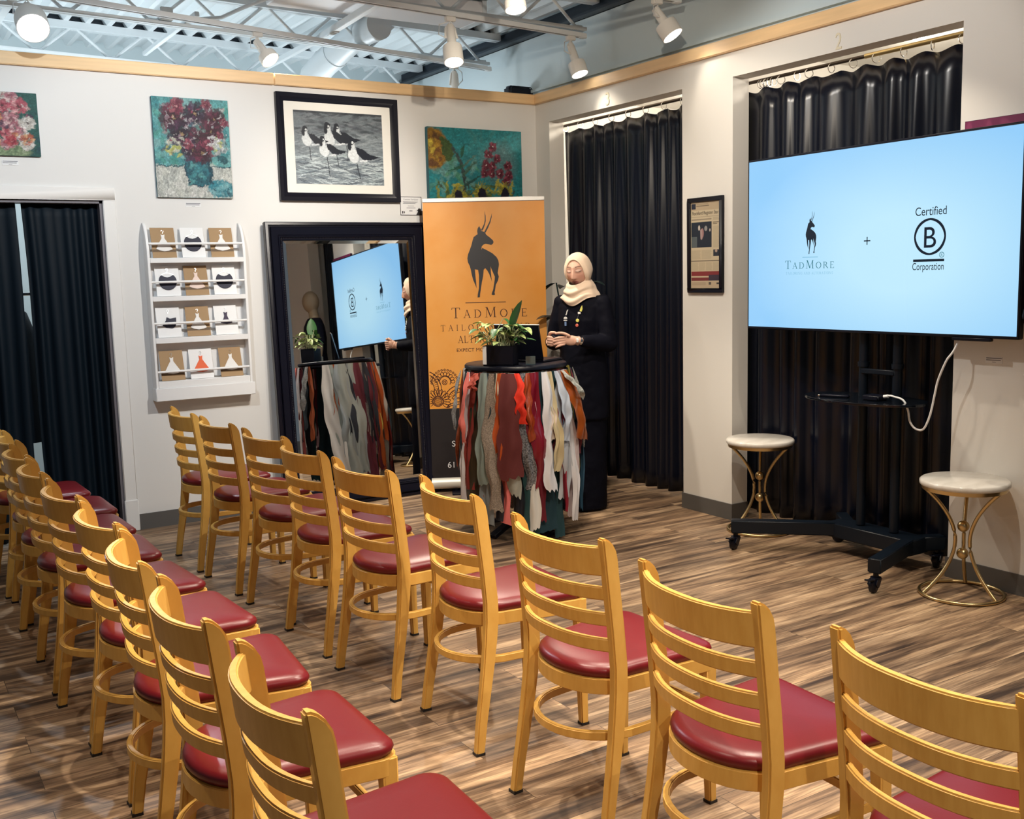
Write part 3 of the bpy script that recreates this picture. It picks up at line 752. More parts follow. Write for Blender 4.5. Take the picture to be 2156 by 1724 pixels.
p, ww = serif_text('TAILORING AND ALTERATIONS', 0, 0, .0135, .22); k = .330/ww
flat_mesh('small_lettering', [[(-2.618-x*k, 1.505+y) for (x, y) in q] for q in p]+[seg(-2.735, 1.597, -2.842, 1.597, .003)], tf, EP, tv)
flat_mesh('plus_sign', [seg(-3.141, 1.669, -3.181, 1.669, .0055), seg(-3.161, 1.649, -3.161, 1.689, .0055)], tf, ES, tv)
flat_mesh('certified_badge', arc(-3.5255, 1.6745, .0875, .0875, 0, 360, .0095, n=48)+[seg(-3.436, 1.562, -3.607, 1.562, .012)], tf, ES, tv)
sf = lambda cx, cy: (lambda u, v, d: (TX-.0016, cx-u, cy+v))
sans_text('badge_letter', 'B', .104, sf(-3.5235, 1.6225), ES, tv, width=.066)
sans_text('certified_lettering', 'Certified', .042, sf(-3.528, 1.776), ES, tv, width=.170)
sans_text('corporation_lettering', 'Corporation', .036, sf(-3.519, 1.517), ES, tv, width=.173)
sans_text('registered_mark', 'R', .013, sf(-3.593, 1.5805), ET, tv)
flat_mesh('registered_ring', arc(-3.593, 1.587, .0135, .0135, 0, 360, .0022, n=24), tf, ET, tv)

st = thing('screen_stand', 'black wheeled stand carrying the big screen', 'tv stand')
for y in (-3.09, -3.30):
    m = MB(); m.tube([(-.022, y, .17), (-.022, y, 1.75)], .024, 20); m.build('pole', M['powder'], st, smooth=True)
m = MB(); m.tube([(-.022, -3.09, 1.02), (-.022, -3.09, 1.045)], .03, 20); m.tube([(-.022, -3.30, 1.02), (-.022, -3.30, 1.045)], .03, 20); m.build('clamp', M['powder'], st, smooth=True)
MB().box((-.05, -3.30, .985), (-.03, -3.09, 1.012)).build('cross_bar', M['powder'], st, bevel=.004)
m = MB(); m.box((-.0525, -3.52, 1.72), (-.035, -2.80, 1.76)); m.box((-.0525, -3.52, 1.40), (-.035, -2.80, 1.44)); m.box((-.053, -3.42, 1.30), (-.04, -3.38, 1.95)); m.box((-.053, -2.95, 1.30), (-.04, -2.91, 1.95))
m.build('mount_bracket', M['powder'], st, bevel=.003)
m = MB(); poly = [(-.04+.20*math.cos(2*PI*k/48), -3.15+.36*math.sin(2*PI*k/48)) for k in range(48)]
m.prism(poly, lambda u, v, d: (u-.05, v, d), .850, .864); m.build('tray', mat('black_glass', (.004, .006, .01), .08), st, bevel=.003)
m = MB(); m.box((-.10, -3.46, .085), (.05, -2.92, .165)); m.build('base_beam', M['powder'], st, bevel=.006)
leg = [((-.06, -2.97), (-.47, -2.575)), ((-.06, -3.42), (-.50, -3.56)), ((.02, -2.97), (.135, -2.83)), ((.02, -3.42), (.135, -3.48))]
for (a, b) in leg:
    MB().bar((*a, .130), (*b, .130), .065, .072).build('base_leg', M['powder'], st, bevel=.005)
for (a, b), ang in zip(leg, (200, 195, 160, 200)):
    t = (Vector(b)-Vector(a)).normalized(); c = Vector(b)-t*.025
    m = MB(); m.lathe([(0, .094), (.013, .094), (.013, .075), (.026, .072), (.026, .062), (0, .062)], (c.x, c.y, 0), 16)
    ca = math.radians(ang); d = Vector((math.cos(ca), math.sin(ca))); sd = Vector((-d.y, d.x)); wc = c+d*.022
    for s in (-1, 1):
        m.prism([(-.020, .066), (.028, .066), (.044, .045), (.026, .026), (.012, .026)], lambda u, v, dd: (c.x+d.x*u+sd.x*dd, c.y+d.y*u+sd.y*dd, v), s*.019, s*.023)
    cs = m.build('caster_fork', M['black'], st)
    m = MB(); m.lathe([(0, -.016), (.024, -.016), (.028, -.012), (.035, -.011), (.0365, -.005), (.0365, .005), (.035, .011), (.028, .012), (.024, .016), (0, .016)], n=28, axis='x')
    q = Matrix.Translation((wc.x, wc.y, .0365)) @ Matrix.Rotation(math.atan2(sd.y, sd.x), 4, 'Z'); m.v = [tuple(q @ Vector(p)) for p in m.v]
    m.build('wheel', M['black'], cs, smooth=True)
    m = MB(); e1 = wc+d*.02; e2 = wc+d*.075
    m.bar((e1.x, e1.y, .066), (e2.x, e2.y, .078), .03, .008); m.build('brake_lever', M['black'], cs, bevel=.002)
# things on the stand's tray
rc = thing('remote_control', 'slim remote control with a silver end lying on the stand tray', 'remote control', (-.17, -3.03, .864), .35)
MB().box((-.018, -.075, 0), (.018, .075, .014)).build('body', M['black'], rc, bevel=.004)
MB().box((-.0185, .0752, .001), (.0185, .087, .013)).build('silver_end', M['chrome'], rc, bevel=.002)
mb_ = thing('media_box', 'small black box on the stand tray where the white cable starts', 'media player', (-.13, -3.25, .864))
MB().box((-.04, -.05, 0), (.04, .05, .028)).build('shell', M['black'], mb_, bevel=.006)
cab = [(-3.302, .885), (-3.335, .893), (-3.366, .889), (-3.40, .883), (-3.422, .868), (-3.443, .827), (-3.452, .781), (-3.475, .750), (-3.505, .739), (-3.53, .745), (-3.550, .775), (-3.571, .833), (-3.59, .922), (-3.606, .992), (-3.641, 1.075), (-3.672, 1.133), (-3.684, 1.205)]
def smooth_path(p, n=5):
    out = []
    for i in range(len(p)-1):
        a, b, c, d = p[max(0, i-1)], p[i], p[i+1], p[min(len(p)-1, i+2)]
        for k in range(n):
            t = k/n; out.append(tuple(.5*((2*b[j])+(-a[j]+c[j])*t+(2*a[j]-5*b[j]+4*c[j]-d[j])*t*t+(-a[j]+3*b[j]-3*c[j]+d[j])*t**3) for j in range(len(b))))
    out.append(p[-1]); return out
cb_ = thing('white_cable', 'white cable looping from the stand tray up to the screen', 'cable')
MB().tube([(-.12+.05*max(0, (z-1.1)/.1)*1.0, y, z) for (y, z) in smooth_path(cab)], .0052, 8, up=(1, 0, 0)).build('cord', M['cable'], cb_, smooth=True)
MB().tube([(-.12, -3.298, .885), (-.12, -3.325, .890)], .009, 8, up=(1, 0, 0)).build('plug', M['cable'], cb_, smooth=True)

# ================================================================== side tables
def side_table(lab, loc, rz):
    o = thing('side_table', lab, 'side table', loc, rz, 'brass side tables with marble tops')
    R = .197
    MB().lathe([(0, .523), (R-.006, .523), (R, .530), (R, .545), (R-.008, .552), (0, .552)], n=48).build('marble_top', M['marble'], o, smooth=True)
    MB().lathe([(R-.03, .505), (R-.012, .505), (R-.008, .523), (R-.03, .523)], n=48).build('top_ring', M['gold'], o, smooth=True)
    m = MB(); m.tube([((R-.012)*math.cos(2*PI*k/48), (R-.012)*math.sin(2*PI*k/48), .009) for k in range(48)], .0085, 10, closed=True); m.build('foot_ring', M['gold'], o, smooth=True)
    for j in range(3):
        a = 2*PI*j/3+.35; pts = []
        for k in range(21):
            t = k/20; z = .012+t*.498; rr = .036+(R-.055)*abs(2*t-1)**1.9
            pts.append((rr*math.cos(a), rr*math.sin(a), z))
        m = MB(); m.tube(pts, .0088, 10); m.build('leg', M['gold'], o, smooth=True)
    for z in (.198, .328): MB().ball((0, 0, z), .027, 20).build('ball', M['gold'], o, smooth=True)
side_table('brass hourglass side table with marble top, left of the screen stand', (-.045, -2.375, 0), .4)
side_table('brass hourglass side table with marble top, right of the stand, by the wall label', (-.195, -3.815, 0), .15)
# ================================================================== painted surfaces (colour per vertex of a fine grid)
class Canvas:
    def __init__(s, w, h, col):
        s.w, s.h = w, h; s.a = np.ones((h, w, 3))*np.array(col)
        s.X, s.Y = np.meshgrid((np.arange(w)+.5)/w, (np.arange(h)+.5)/h); s.asp = w/h
        s.rng = np.random.default_rng(5)
    def put(s, mask, col, al=1):
        k = (mask*al)[..., None]; s.a = s.a*(1-k)+np.array(col)*k
    def rect(s, x0, y0, x1, y1, col, al=1): s.put(((s.X >= x0)&(s.X < x1)&(s.Y >= y0)&(s.Y < y1)).astype(float), col, al)
    def ell(s, cx, cy, rx, ry, col, al=1, ang=0, soft=.15):
        dx = (s.X-cx)*s.asp; dy = s.Y-cy; c, n = math.cos(ang), math.sin(ang)
        d = np.sqrt(((dx*c+dy*n)/(rx*s.asp))**2+((-dx*n+dy*c)/ry)**2)
        s.put(np.clip((1-d)/soft+.5, 0, 1), col, al)
    def ring(s, cx, cy, r, wd, col, al=1):
        d = np.hypot((s.X-cx)*s.asp, s.Y-cy); s.put((abs(d-r) < wd/2).astype(float), col, al)
    def line(s, pts, wd, col, al=1, taper=False):
        for i in range(len(pts)-1):
            (x0, y0), (x1, y1) = pts[i], pts[i+1]
            ax, ay, bx, by = x0*s.asp, y0, x1*s.asp, y1; px, py = s.X*s.asp, s.Y
            L2 = (bx-ax)**2+(by-ay)**2+1e-9; t = np.clip(((px-ax)*(bx-ax)+(py-ay)*(by-ay))/L2, 0, 1)
            d = np.hypot(px-ax-t*(bx-ax), py-ay-t*(by-ay)); wl = wd*(1-.7*t) if taper else wd
            s.put(np.clip((wl/2-d)*s.h*.8+.5, 0, 1), col, al)
    def poly(s, pts, col, al=1):
        ins = np.zeros((s.h, s.w), bool); n = len(pts)
        for i in range(n):
            (x0, y0), (x1, y1) = pts[i], pts[(i+1) % n]
            if y0 == y1: continue
            c = ((y0 > s.Y) != (y1 > s.Y)) & (s.X < (x1-x0)*(s.Y-y0)/(y1-y0)+x0); ins ^= c
        s.put(ins.astype(float), col, al)
    def dabs(s, n, box, rx, ry, cols, al=.8, ang=None):
        x0, y0, x1, y1 = box; r = s.rng
        for _ in range(n):
            k = r.uniform(.6, 1.4); a = r.uniform(0, PI) if ang is None else ang+r.uniform(-.4, .4)
            s.ell(r.uniform(x0, x1), r.uniform(y0, y1), rx*k, ry*k, cols[r.integers(len(cols))], al, a, .4)
    def warp(s, amt, n=26, grain=.25):
        w, h = s.w, s.h
        def field(k):
            g = s.rng.standard_normal((k+2, k+2)); y = np.linspace(0, k, h); x = np.linspace(0, k, w)
            yi, xi = y.astype(int), x.astype(int); fy, fx = (y-yi)[:, None], (x-xi)[None, :]
            return (g[yi][:, xi]*(1-fy)*(1-fx)+g[yi+1][:, xi]*fy*(1-fx)+g[yi][:, xi+1]*(1-fy)*fx+g[yi+1][:, xi+1]*fy*fx)
        dx = (field(n)*.6+field(n*3)*.5)*amt*h; dy = (field(n)*.6+field(n*3)*.5)*amt*h
        yy, xx = np.mgrid[0:h, 0:w]
        s.a = s.a[np.clip((yy+dy).astype(int), 0, h-1), np.clip((xx+dx).astype(int), 0, w-1)]
        s.a = s.a*np.exp(grain*(field(n*2)*.5+field(n*5)*.6))[..., None]
    def mesh(s, name, fn, material, parent):
        w, h = s.w, s.h; u = np.arange(w)/(w-1); v = 1-np.arange(h)/(h-1)
        uu, vv = np.meshgrid(u, v); co = fn(uu.ravel(), vv.ravel())
        i = np.arange(w*h).reshape(h, w); q = np.stack([i[1:, :-1], i[1:, 1:], i[:-1, 1:], i[:-1, :-1]], -1).reshape(-1, 4)
        me = bpy.data.meshes.new(name); me.vertices.add(w*h); me.vertices.foreach_set('co', co.astype(np.float32).ravel())
        me.loops.add(q.size); me.loops.foreach_set('vertex_index', q.ravel().astype(np.int32))
        me.polygons.add(len(q)); me.polygons.foreach_set('loop_start', (np.arange(len(q))*4).astype(np.int32)); me.polygons.foreach_set('loop_total', np.full(len(q), 4, np.int32))
        at = me.attributes.new('Col', 'FLOAT_COLOR', 'POINT'); c = np.ones((w*h, 4), np.float32); c[:, :3] = np.clip(s.a, 0, 1).reshape(-1, 3)
        at.data.foreach_set('color', c.ravel()); me.update(); me.validate(); me.materials.append(material)
        o = bpy.data.objects.new(name, me); C.link(o); o.parent = parent; return o
def on_back(x0, z0, x1, z1, y): return lambda u, v: np.stack([x0+(x1-x0)*u, np.full_like(u, y), z0+(z1-z0)*v], -1)
def on_right(y0, z0, y1, z1, x): return lambda u, v: np.stack([np.full_like(u, x), y0+(y1-y0)*u, z0+(z1-z0)*v], -1)
def flower(c, x, y, r, col, hi, eye, rnd):
    for k in range(9):
        a = k*.7+rnd.uniform(0, .3); c.ell(x+.6*r*math.cos(a)/c.asp, y+.6*r*math.sin(a), r*.55/c.asp, r*.38, col if k % 3 else hi, .85, a, .3)
    c.ell(x, y, r*.55/c.asp, r*.5, tuple(q*.6 for q in col), .8, 0, .5)
    for k in range(5):
        a = rnd.uniform(0, 6.28); c.line([(x+.3*r*math.cos(a)/c.asp, y+.3*r*math.sin(a)), (x+.85*r*math.cos(a+.5)/c.asp, y+.85*r*math.sin(a+.5))], r*.12, hi, .7)
    c.ell(x, y, r*.16/c.asp, r*.14, eye, .9)
def canvas_thing(lab, x0, z0, x1, z1, depth, cv, edge):
    o = thing('painting', lab, 'painting')
    MB().box((x0, -depth, z0), (x1, -.001, z1)).build('stretched_canvas', edge, o, bevel=.003)
    cv.mesh('painted_face', on_back(x0+.001, z0+.001, x1-.001, z1-.001, -depth-.0012), M['paint'], o); return o
rnd = random.Random(4)
# vase of dark flowers
c = Canvas(150, 196, (.10, .33, .34))
c.dabs(90, (0, 0, 1, .66), .09, .03, [(.03, .22, .24), (.16, .40, .38), (.04, .26, .20), (.22, .42, .42), (.02, .17, .20)], .6)
c.rect(0, .68, 1, 1, (.50, .52, .48)); c.dabs(90, (0, .68, 1, 1), .06, .018, [(.62, .62, .58), (.36, .38, .36), (.55, .56, .50), (.7, .7, .66)], .6)
for k in range(9): c.line([(.05+.1*k+rnd.uniform(-.04, .04), .70), (.06+.1*k+rnd.uniform(-.05, .05), .99)], .006, (.18, .2, .2), .6)
c.line([(0, .68), (1, .68)], .012, (.02, .08, .1))
c.ell(.84, .90, .17, .09, (.03, .22, .28)); c.dabs(25, (.72, .83, .97, .97), .05, .015, [(.12, .34, .38), (.02, .10, .14), (.2, .42, .45)], .8)
c.poly([(.40, .60), (.68, .60), (.70, .66), (.72, .85), (.62, .88), (.42, .86), (.38, .66)], (.02, .15, .19)); c.dabs(40, (.42, .64, .68, .85), .04, .016, [(.02, .10, .13), (.05, .24, .26), (.10, .33, .33), (.01, .07, .10)], .7)
c.line([(.39, .60), (.39, .70), (.43, .86), (.62, .88)], .014, (.01, .05, .08)); c.line([(.66, .58), (.70, .66), (.72, .84)], .03, (.01, .06, .09))
c.line([(.66, .52), (.80, .57), (.94, .60)], .014, (.01, .05, .08)); c.ell(.88, .60, .08, .03, (.02, .10, .12), 1, .45)
c.dabs(70, (.12, .10, .92, .55), .05, .02, [(.30, .30, .30), (.10, .20, .18), (.35, .10, .14), (.55, .52, .50), (.05, .05, .10)], .75)
DK = [((.030, .006, .022), (.085, .014, .045)), ((.045, .006, .02), (.13, .02, .05)), ((.02, .006, .025), (.07, .02, .06))]
for x, y, r in ((.27, .20, .14), (.55, .15, .11), (.80, .20, .11), (.36, .36, .13), (.75, .33, .12), (.55, .42, .11), (.50, .52, .12), (.62, .54, .10)): q = rnd.choice(DK); flower(c, x, y, r, q[0], q[1], (.30, .2, .1), rnd)
for x, y, r in ((.31, .08, .08), (.70, .05, .05), (.93, .22, .045), (.43, .46, .05), (.70, .46, .055), (.87, .36, .035)): flower(c, x, y, r, (.16, .02, .05), (.34, .09, .12), (.5, .25, .25), rnd)
c.dabs(120, (.10, .08, .94, .56), .022, .007, [(.42, .42, .44), (.30, .20, .24), (.02, .05, .06), (.16, .26, .24), (.5, .46, .46), (.30, .05, .09)], .75)
c.dabs(16, (.15, .40, .35, .58), .04, .014, [(.45, .45, .10), (.55, .55, .45)], .8); c.dabs(14, (.72, .38, .90, .50), .04, .014, [(.50, .52, .15), (.6, .6, .6)], .8)
c.warp(.014, 30, .34); c.a *= .82
canvas_thing('teal painting of dark flowers in a blue vase, hung over the card rack', -2.836, 2.073, -2.362, 2.684, .02, c, M['canvasedge'])
# red and white bouquet at the left edge
c = Canvas(150, 120, (.015, .10, .085))
c.dabs(60, (0, 0, 1, 1), .06, .03, [(.01, .07, .07), (.02, .16, .12), (.01, .05, .08)], .6)
c.ell(.55, .93, .35, .14, (.22, .30, .16)); c.dabs(16, (.3, .86, .85, .99), .05, .02, [(.30, .40, .22), (.12, .2, .1), (.45, .5, .35)], .7)
for k in range(60):
    x, y = rnd.uniform(.02, .90), rnd.uniform(.04, .86); q = rnd.choice([((.42, .05, .09), (.7, .3, .3)), ((.62, .58, .52), (.8, .78, .74)), ((.5, .12, .06), (.7, .4, .2)), ((.04, .03, .06), (.3, .1, .15)), ((.45, .16, .2), (.75, .5, .5))])
    flower(c, x, y, rnd.uniform(.05, .11), q[0], q[1], (.05, .03, .03), rnd)
flower(c, .80, .21, .12, (.50, .09, .13), (.75, .4, .4), (.1, .03, .03), rnd); flower(c, .70, .76, .08, (.4, .02, .05), (.5, .1, .1), (.6, .2, .2), rnd)
c.dabs(170, (0, .03, .9, .88), .02, .008, [(.6, .58, .55), (.03, .05, .05), (.4, .1, .12), (.10, .16, .12), (.6, .4, .35)], .75); c.warp(.016, 30, .34); c.a *= .72
canvas_thing('painting of a red and white bouquet on dark green, cut by the left edge', -4.00, 2.294, -3.482, 2.652, .02, c, M['canvasedge'])
# sunflowers and small red blooms on turquoise
c = Canvas(190, 126, (.02, .25, .28))
c.dabs(70, (0, 0, 1, .8), .09, .03, [(.02, .22, .26), (.03, .30, .32), (.07, .28, .28), (.02, .18, .20)], .5)
c.dabs(30, (.02, .4, .5, .8), .06, .03, [(.10, .30, .22), (.16, .36, .34), (.10, .32, .14)], .6)
c.ell(.05, .28, .16, .27, (.30, .16, .02)); c.dabs(46, (0, .10, .17, .5), .03, .03, [(.45, .25, .03), (.20, .08, .02), (.62, .48, .06), (.12, .05, .02)], .8)
c.poly([(.12, .10), (.22, .18), (.27, .28), (.24, .42), (.20, .44), (.15, .36)], (.06, .11, .03))
c.line([(.26, .26), (.33, .45), (.36, .62), (.37, .9)], .045, (.04, .07, .07)); c.line([(.36, .6), (.50, .42)], .05, (.05, .13, .09), 1, True); c.line([(.37, .75), (.53, .62)], .06, (.02, .09, .08), 1, True)
c.poly([(.33, .28), (.38, .20), (.37, .32), (.34, .40)], (.02, .12, .08)); c.line([(.34, .50), (.20, .56)], .05, (.02, .12, .08), 1, True); c.line([(.36, .5), (.50, .34)], .04, (.12, .18, .13), .8, True)
c.ell(.74, .45, .19, .28, (.14, .22, .23), .6, 0, .5)
for x, y in ((.68, .22), (.63, .33), (.72, .38), (.60, .47), (.67, .48), (.84, .47), (.58, .58), (.66, .58), (.75, .58), (.84, .60), (.82, .68)):
    flower(c, x, y, .062, (.12, .01, .03), (.34, .06, .10), (.75, .6, .6), rnd)
c.dabs(70, (.08, .74, .95, 1), .05, .02, [(.35, .32, .03), (.08, .12, .02), (.55, .48, .05), (.05, .06, .04), (.12, .2, .05)], .85)
for x, y in ((.30, .90), (.55, .86), (.80, .86)):
    for k in range(12):
        a = -k*PI/11; c.line([(x+.03*math.cos(a), y+.05*math.sin(a)), (x+.085*math.cos(a), y+.17*math.sin(a))], .034, rnd.choice([(.60, .50, .05), (.42, .36, .03), (.30, .30, .04)]), .9, True)
    c.ell(x, y, .045, .09, (.012, .01, .025))
c.warp(.014, 26, .30); c.a *= .72
o = canvas_thing('turquoise painting of sunflowers and small red blooms above the standing banner', -.949, 2.06, -.159, 2.598, .04, c, M['canvasedge'])

# framed bird photograph
x0, z0, x1, z1 = -2.047, 2.066, -1.172, 2.764
o = thing('framed_photograph', 'black framed photograph of wading birds, hung above the tall mirror', 'framed picture')
def frame_ring(a, b, y0, y1, fn=None):
    (x0, z0, x1, z1), (u0, w0, u1, w1) = a, b
    vs = []
    for (q, y) in ((a, 0), (a, y0), (b, y1), (b, 0)):
        vs += [(q[0], y, q[1]), (q[2], y, q[1]), (q[2], y, q[3]), (q[0], y, q[3])]
    fs = [(r*4+k, r*4+(k+1) % 4, (r+1)*4+(k+1) % 4, (r+1)*4+k) for r in range(3) for k in range(4)]
    m = MB(); m.add(vs, fs); return m
m = frame_ring((x0, z0, x1, z1), (x0+.03, z0+.03, x1-.03, z1-.03), -.035, -.028); m2 = frame_ring((x0+.028, z0+.028, x1-.028, z1-.028), (x0+.056, z0+.056, x1-.056, z1-.056), -.030, -.018)
m.add(m2.v, m2.f); m.build('moulding', M['frame'], o, bevel=.002)
MB().box((x0+.05, -.017, z0+.05), (x1-.05, -.004, z1-.05)).build('picture_mat', M['mat'], o)
c = Canvas(230, 180, (.16, .19, .21)); H = c
c.rng = np.random.default_rng(9)
c.dabs(160, (0, 0, 1, .32), .06, .014, [(.035, .045, .055), (.12, .14, .16), (.20, .22, .24), (.07, .08, .10)], .6, 0)
c.dabs(220, (0, .30, 1, .7), .07, .010, [(.20, .24, .26), (.30, .34, .36), (.12, .14, .16), (.24, .28, .30)], .6, 0)
c.dabs(260, (0, .58, 1, 1), .08, .007, [(.40, .46, .48), (.46, .52, .54), (.03, .04, .06), (.10, .13, .16), (.30, .36, .38)], .75, 0)
c.rect(0, 0, 1, .03, (.02, .025, .035), .7)
def bird(x, y, s, legx, legy, legs=1):
    W_, B_ = (.62, .66, .68), (.008, .011, .02)
    for k in range(legs): c.line([(x+.015*s+.10*s*k, y+.08*s), (x+legx*s+.10*s*k, y+legy*s)], .010*s, B_)
    c.ell(x+.03*s, y, .088*s, .085*s, (.30, .34, .37), 1, .55); c.ell(x-.012*s, y+.0*s, .052*s, .088*s, W_, 1, -.3)
    c.line([(x-.02*s, y-.04*s), (x-.022*s, y-.15*s)], .06*s, W_); c.ell(x-.03*s, y-.165*s, .030*s, .040*s, B_); c.ell(x-.047*s, y-.11*s, .018*s, .055*s, B_); c.ell(x-.018*s, y-.155*s, .010*s, .013*s, W_)
    c.poly([(x+.012*s, y-.10*s), (x+.075*s, y-.085*s), (x+.15*s, y-.02*s), (x+.245*s, y+.005*s), (x+.17*s, y+.045*s), (x+.085*s, y+.05*s), (x+.03*s, y-.02*s)], B_)
    c.line([(x+.05*s, y+.065*s), (x+.12*s, y+.055*s)], .02*s, W_)
bird(.50, .36, 1.0, .06, .2, 0); bird(.40, .37, 1.12, .20, .32, 0); c.line([(.58, .46), (.585, .66)], .010, (.012, .016, .025))
bird(.145, .40, .95, .03, .28); bird(.335, .53, .98, .04, .35); c.line([(.455, .56), (.475, .73)], .010, (.012, .016, .025)); bird(.665, .585, 1.16, .05, .28)
c.warp(.0018, 30, .14); c.a *= (.75+.55*c.Y)[..., None]
c.mesh('bird_print', on_back(x0+.118, z0+.112, x1-.118, z1-.108, -.0185), M['print'], o)

# title card by the frame
o = thing('title_card', 'white printed title card with thin black border beside the bird photograph', 'card')
ax0, az0, ax1, az1 = -1.166, 1.978, -.996, 2.108
MB().box((ax0, -.004, az0), (ax1, -.0005, az1)).build('card_stock', M['paper'], o)
bk = lambda u, v, d: (u, -.0046, v)
p = [seg(ax0, az0+.002, ax1, az0+.002, .004), seg(ax0, az1-.002, ax1, az1-.002, .004), seg(ax0+.002, az0, ax0+.002, az1, .004), seg(ax1-.002, az0, ax1-.002, az1, .004)]
p += [[(ax1-.045, az0+.004), (ax1-.030, az0+.028), (ax1-.038, az0+.032), (ax1-.025, az0+.050), (ax1-.006, az0+.046), (ax1-.004, az0+.004)], seg(ax0+.018, az0+.012, ax0+.018, az0+.030, .008), seg(ax0+.030, az0+.014, ax0+.030, az0+.028, .007)]
flat_mesh('printed_border', p, bk, M['ink'], o)
sans_text('title_line', 'Common Sandpiper', .011, lambda u, v, d: ((ax0+ax1)/2+u, -.0048, az1-.024+v), M['greyink'], o, width=.118)
flat_mesh('text_lines', [seg(ax0+.022+.004*(k % 2), az1-.036-.006*k, ax1-.03-.01*(k % 3), az1-.036-.006*k, .003) for k in range(3)]+[seg(ax0+.06, az0+.066, ax1-.06, az0+.066, .003), seg(ax0+.05, az0+.052, ax1-.05, az0+.052, .004), seg(ax0+.07, az0+.031, ax1-.075, az0+.031, .006)], bk, M['greyink'], o)
# small name labels
def name_label(lab, fn, w_, h_):
    o = thing('name_label', lab, 'label', (0, 0, 0), 0, 'small wall labels')
    m = MB(); m.prism([(-w_/2, -h_/2), (w_/2, -h_/2), (w_/2, h_/2), (-w_/2, h_/2)], fn, .0003, .0022); m.build('card', M['paper'], o)
    flat_mesh('printed_lines', [seg(-w_*.46, h_*.3, w_*.46, h_*.3, h_*.16), seg(-w_*.46, 0, w_*.40, 0, h_*.14), seg(-w_*.1, -h_*.3, w_*.12, -h_*.3, h_*.08)], lambda u, v, d: fn(u, v, .0026), M['greyink'], o)
name_label('small white name label below the painting of dark flowers in a vase', lambda u, v, d: (-2.615+u, -d, 2.031+v), .098, .028)
name_label('small white name label below the red and white bouquet at the left edge', lambda u, v, d: (-3.648+u, -d, 2.256+v), .086, .028)
name_label('small white name label on the right wall below the corner of the big screen', lambda u, v, d: (-d, -3.815-u, 1.092+v), .086, .030)

# framed newspaper on the pillar
o = thing('framed_newspaper', 'narrow black framed newspaper page on the white pillar between the doorways', 'framed picture')
y0, y1, z0, z1 = -1.720, -2.030, 1.402, 1.985
m = MB(); a_, b_ = .026, .0
for q in (((y0, z0), (y1, z0+a_)), ((y0, z1-a_), (y1, z1)), ((y0, z0+a_), (y0-a_, z1-a_)), ((y1+a_, z0+a_), (y1, z1-a_))): m.box((-.024, q[0][0], q[0][1]), (-.001, q[1][0], q[1][1]))
m.build('moulding', M['black'], o, bevel=.002)
c = Canvas(110, 240, (.50, .42, .29)); r_ = np.random.default_rng(3)
c.rect(0, 0, 1, .10, (.42, .33, .22)); c.rect(.03, .02, .17, .085, (.015, .02, .04)); c.line([(.2, .03), (.6, .03)], .005, (.2, .16, .1)); c.line([(.2, .05), (.62, .05)], .008, (.08, .06, .05))
c.rect(.02, .235, .72, .525, (.012, .02, .035)); c.rect(.02, .40, .22, .52, (.08, .10, .11)); c.ell(.29, .30, .035, .03, (.5, .45, .4)); c.ell(.40, .36, .05, .055, (.30, .16, .16)); c.line([(.36, .33), (.37, .42)], .03, (.35, .25, .24)); c.ell(.52, .31, .05, .03, (.25, .25, .25)); c.ell(.66, .33, .02, .018, (.5, .45, .4))
def text(x0, y0, x1, y1, dark=.6):
    y = y0
    while y < y1:
        c.line([(x0, y), (x0+(x1-x0)*r_.uniform(.85, 1), y)], .0042, (.22, .18, .13), dark); y += .0088
c.line([(.02, .175), (.95, .175)], .003, (.1, .08, .06)); c.line([(.04, .205), (.70, .205)], .014, (.16, .13, .1), .8)
text(.77, .19, .97, .22); c.line([(.77, .245), (.95, .245)], .008, (.05, .04, .03)); c.line([(.77, .262), (.9, .262)], .008, (.05, .04, .03)); text(.77, .29, .97, .53, .5)
c.rect(.77, .555, 1, .63, (.02, .025, .04)); c.ell(.87, .57, .04, .016, (.4, .28, .22)); text(.03, .56, .35, .66, .5); text(.38, .56, .72, .66, .5)
c.line([(.02, .68), (.96, .68)], .010, (.09, .07, .06)); text(.03, .70, .27, .79, .5); text(.29, .70, .5, .79, .5); text(.53, .70, .73, .79, .5); text(.77, .70, .96, .79, .5)
c.rect(.02, .80, 1, .855, (.20, .03, .035)); c.rect(.02, .87, 1, .91, (.16, .03, .035)); c.rect(.62, .84, 1, .91, (.04, .03, .05)); c.rect(.02, .915, 1, .99, (.45, .35, .24)); c.rect(.62, .925, .70, .955, (.08, .07, .06)); c.rect(.88, .93, .97, .95, (.05, .05, .05)); text(.05, .93, .55, .965)
c.mesh('newspaper_page', on_right(y0-a_, z0+a_, y1+a_, z1-a_, -.014), M['print'], o)
fr = lambda u, v, d: (-.0148, y0-a_-.012-u, z1-.103+v)
p, ww = serif_text('R', 0, 0, .03)
sans_text('masthead', 'Rockford Register Star', .022, lambda u, v, d: (-.0148, (y0+y1)/2-u, z1-a_-.0785+v), M['ink'], o, width=.232)

# magenta painting, mostly hidden by the screen
o = thing('painting', 'magenta canvas on the right wall, peeking out from behind the big screen', 'painting')
MB().box((-.022, -3.64, 1.268), (-.001, -4.12, 2.198)).build('stretched_canvas', mat('plum_edge', (.035, .008, .03), .6), o)
c = Canvas(90, 170, (.16, .015, .07)); c.dabs(120, (0, 0, 1, 1), .08, .02, [(.20, .02, .08), (.08, .008, .05), (.28, .04, .12)], .6)
c.dabs(80, (0, .45, 1, 1), .06, .02, [(.03, .12, .10), (.02, .05, .06), (.3, .05, .1), (.5, .42, .4), (.02, .2, .12)], .7)
c.mesh('painted_face', on_right(-3.642, 1.27, -4.118, 2.196, -.0232), M['paint'], o)
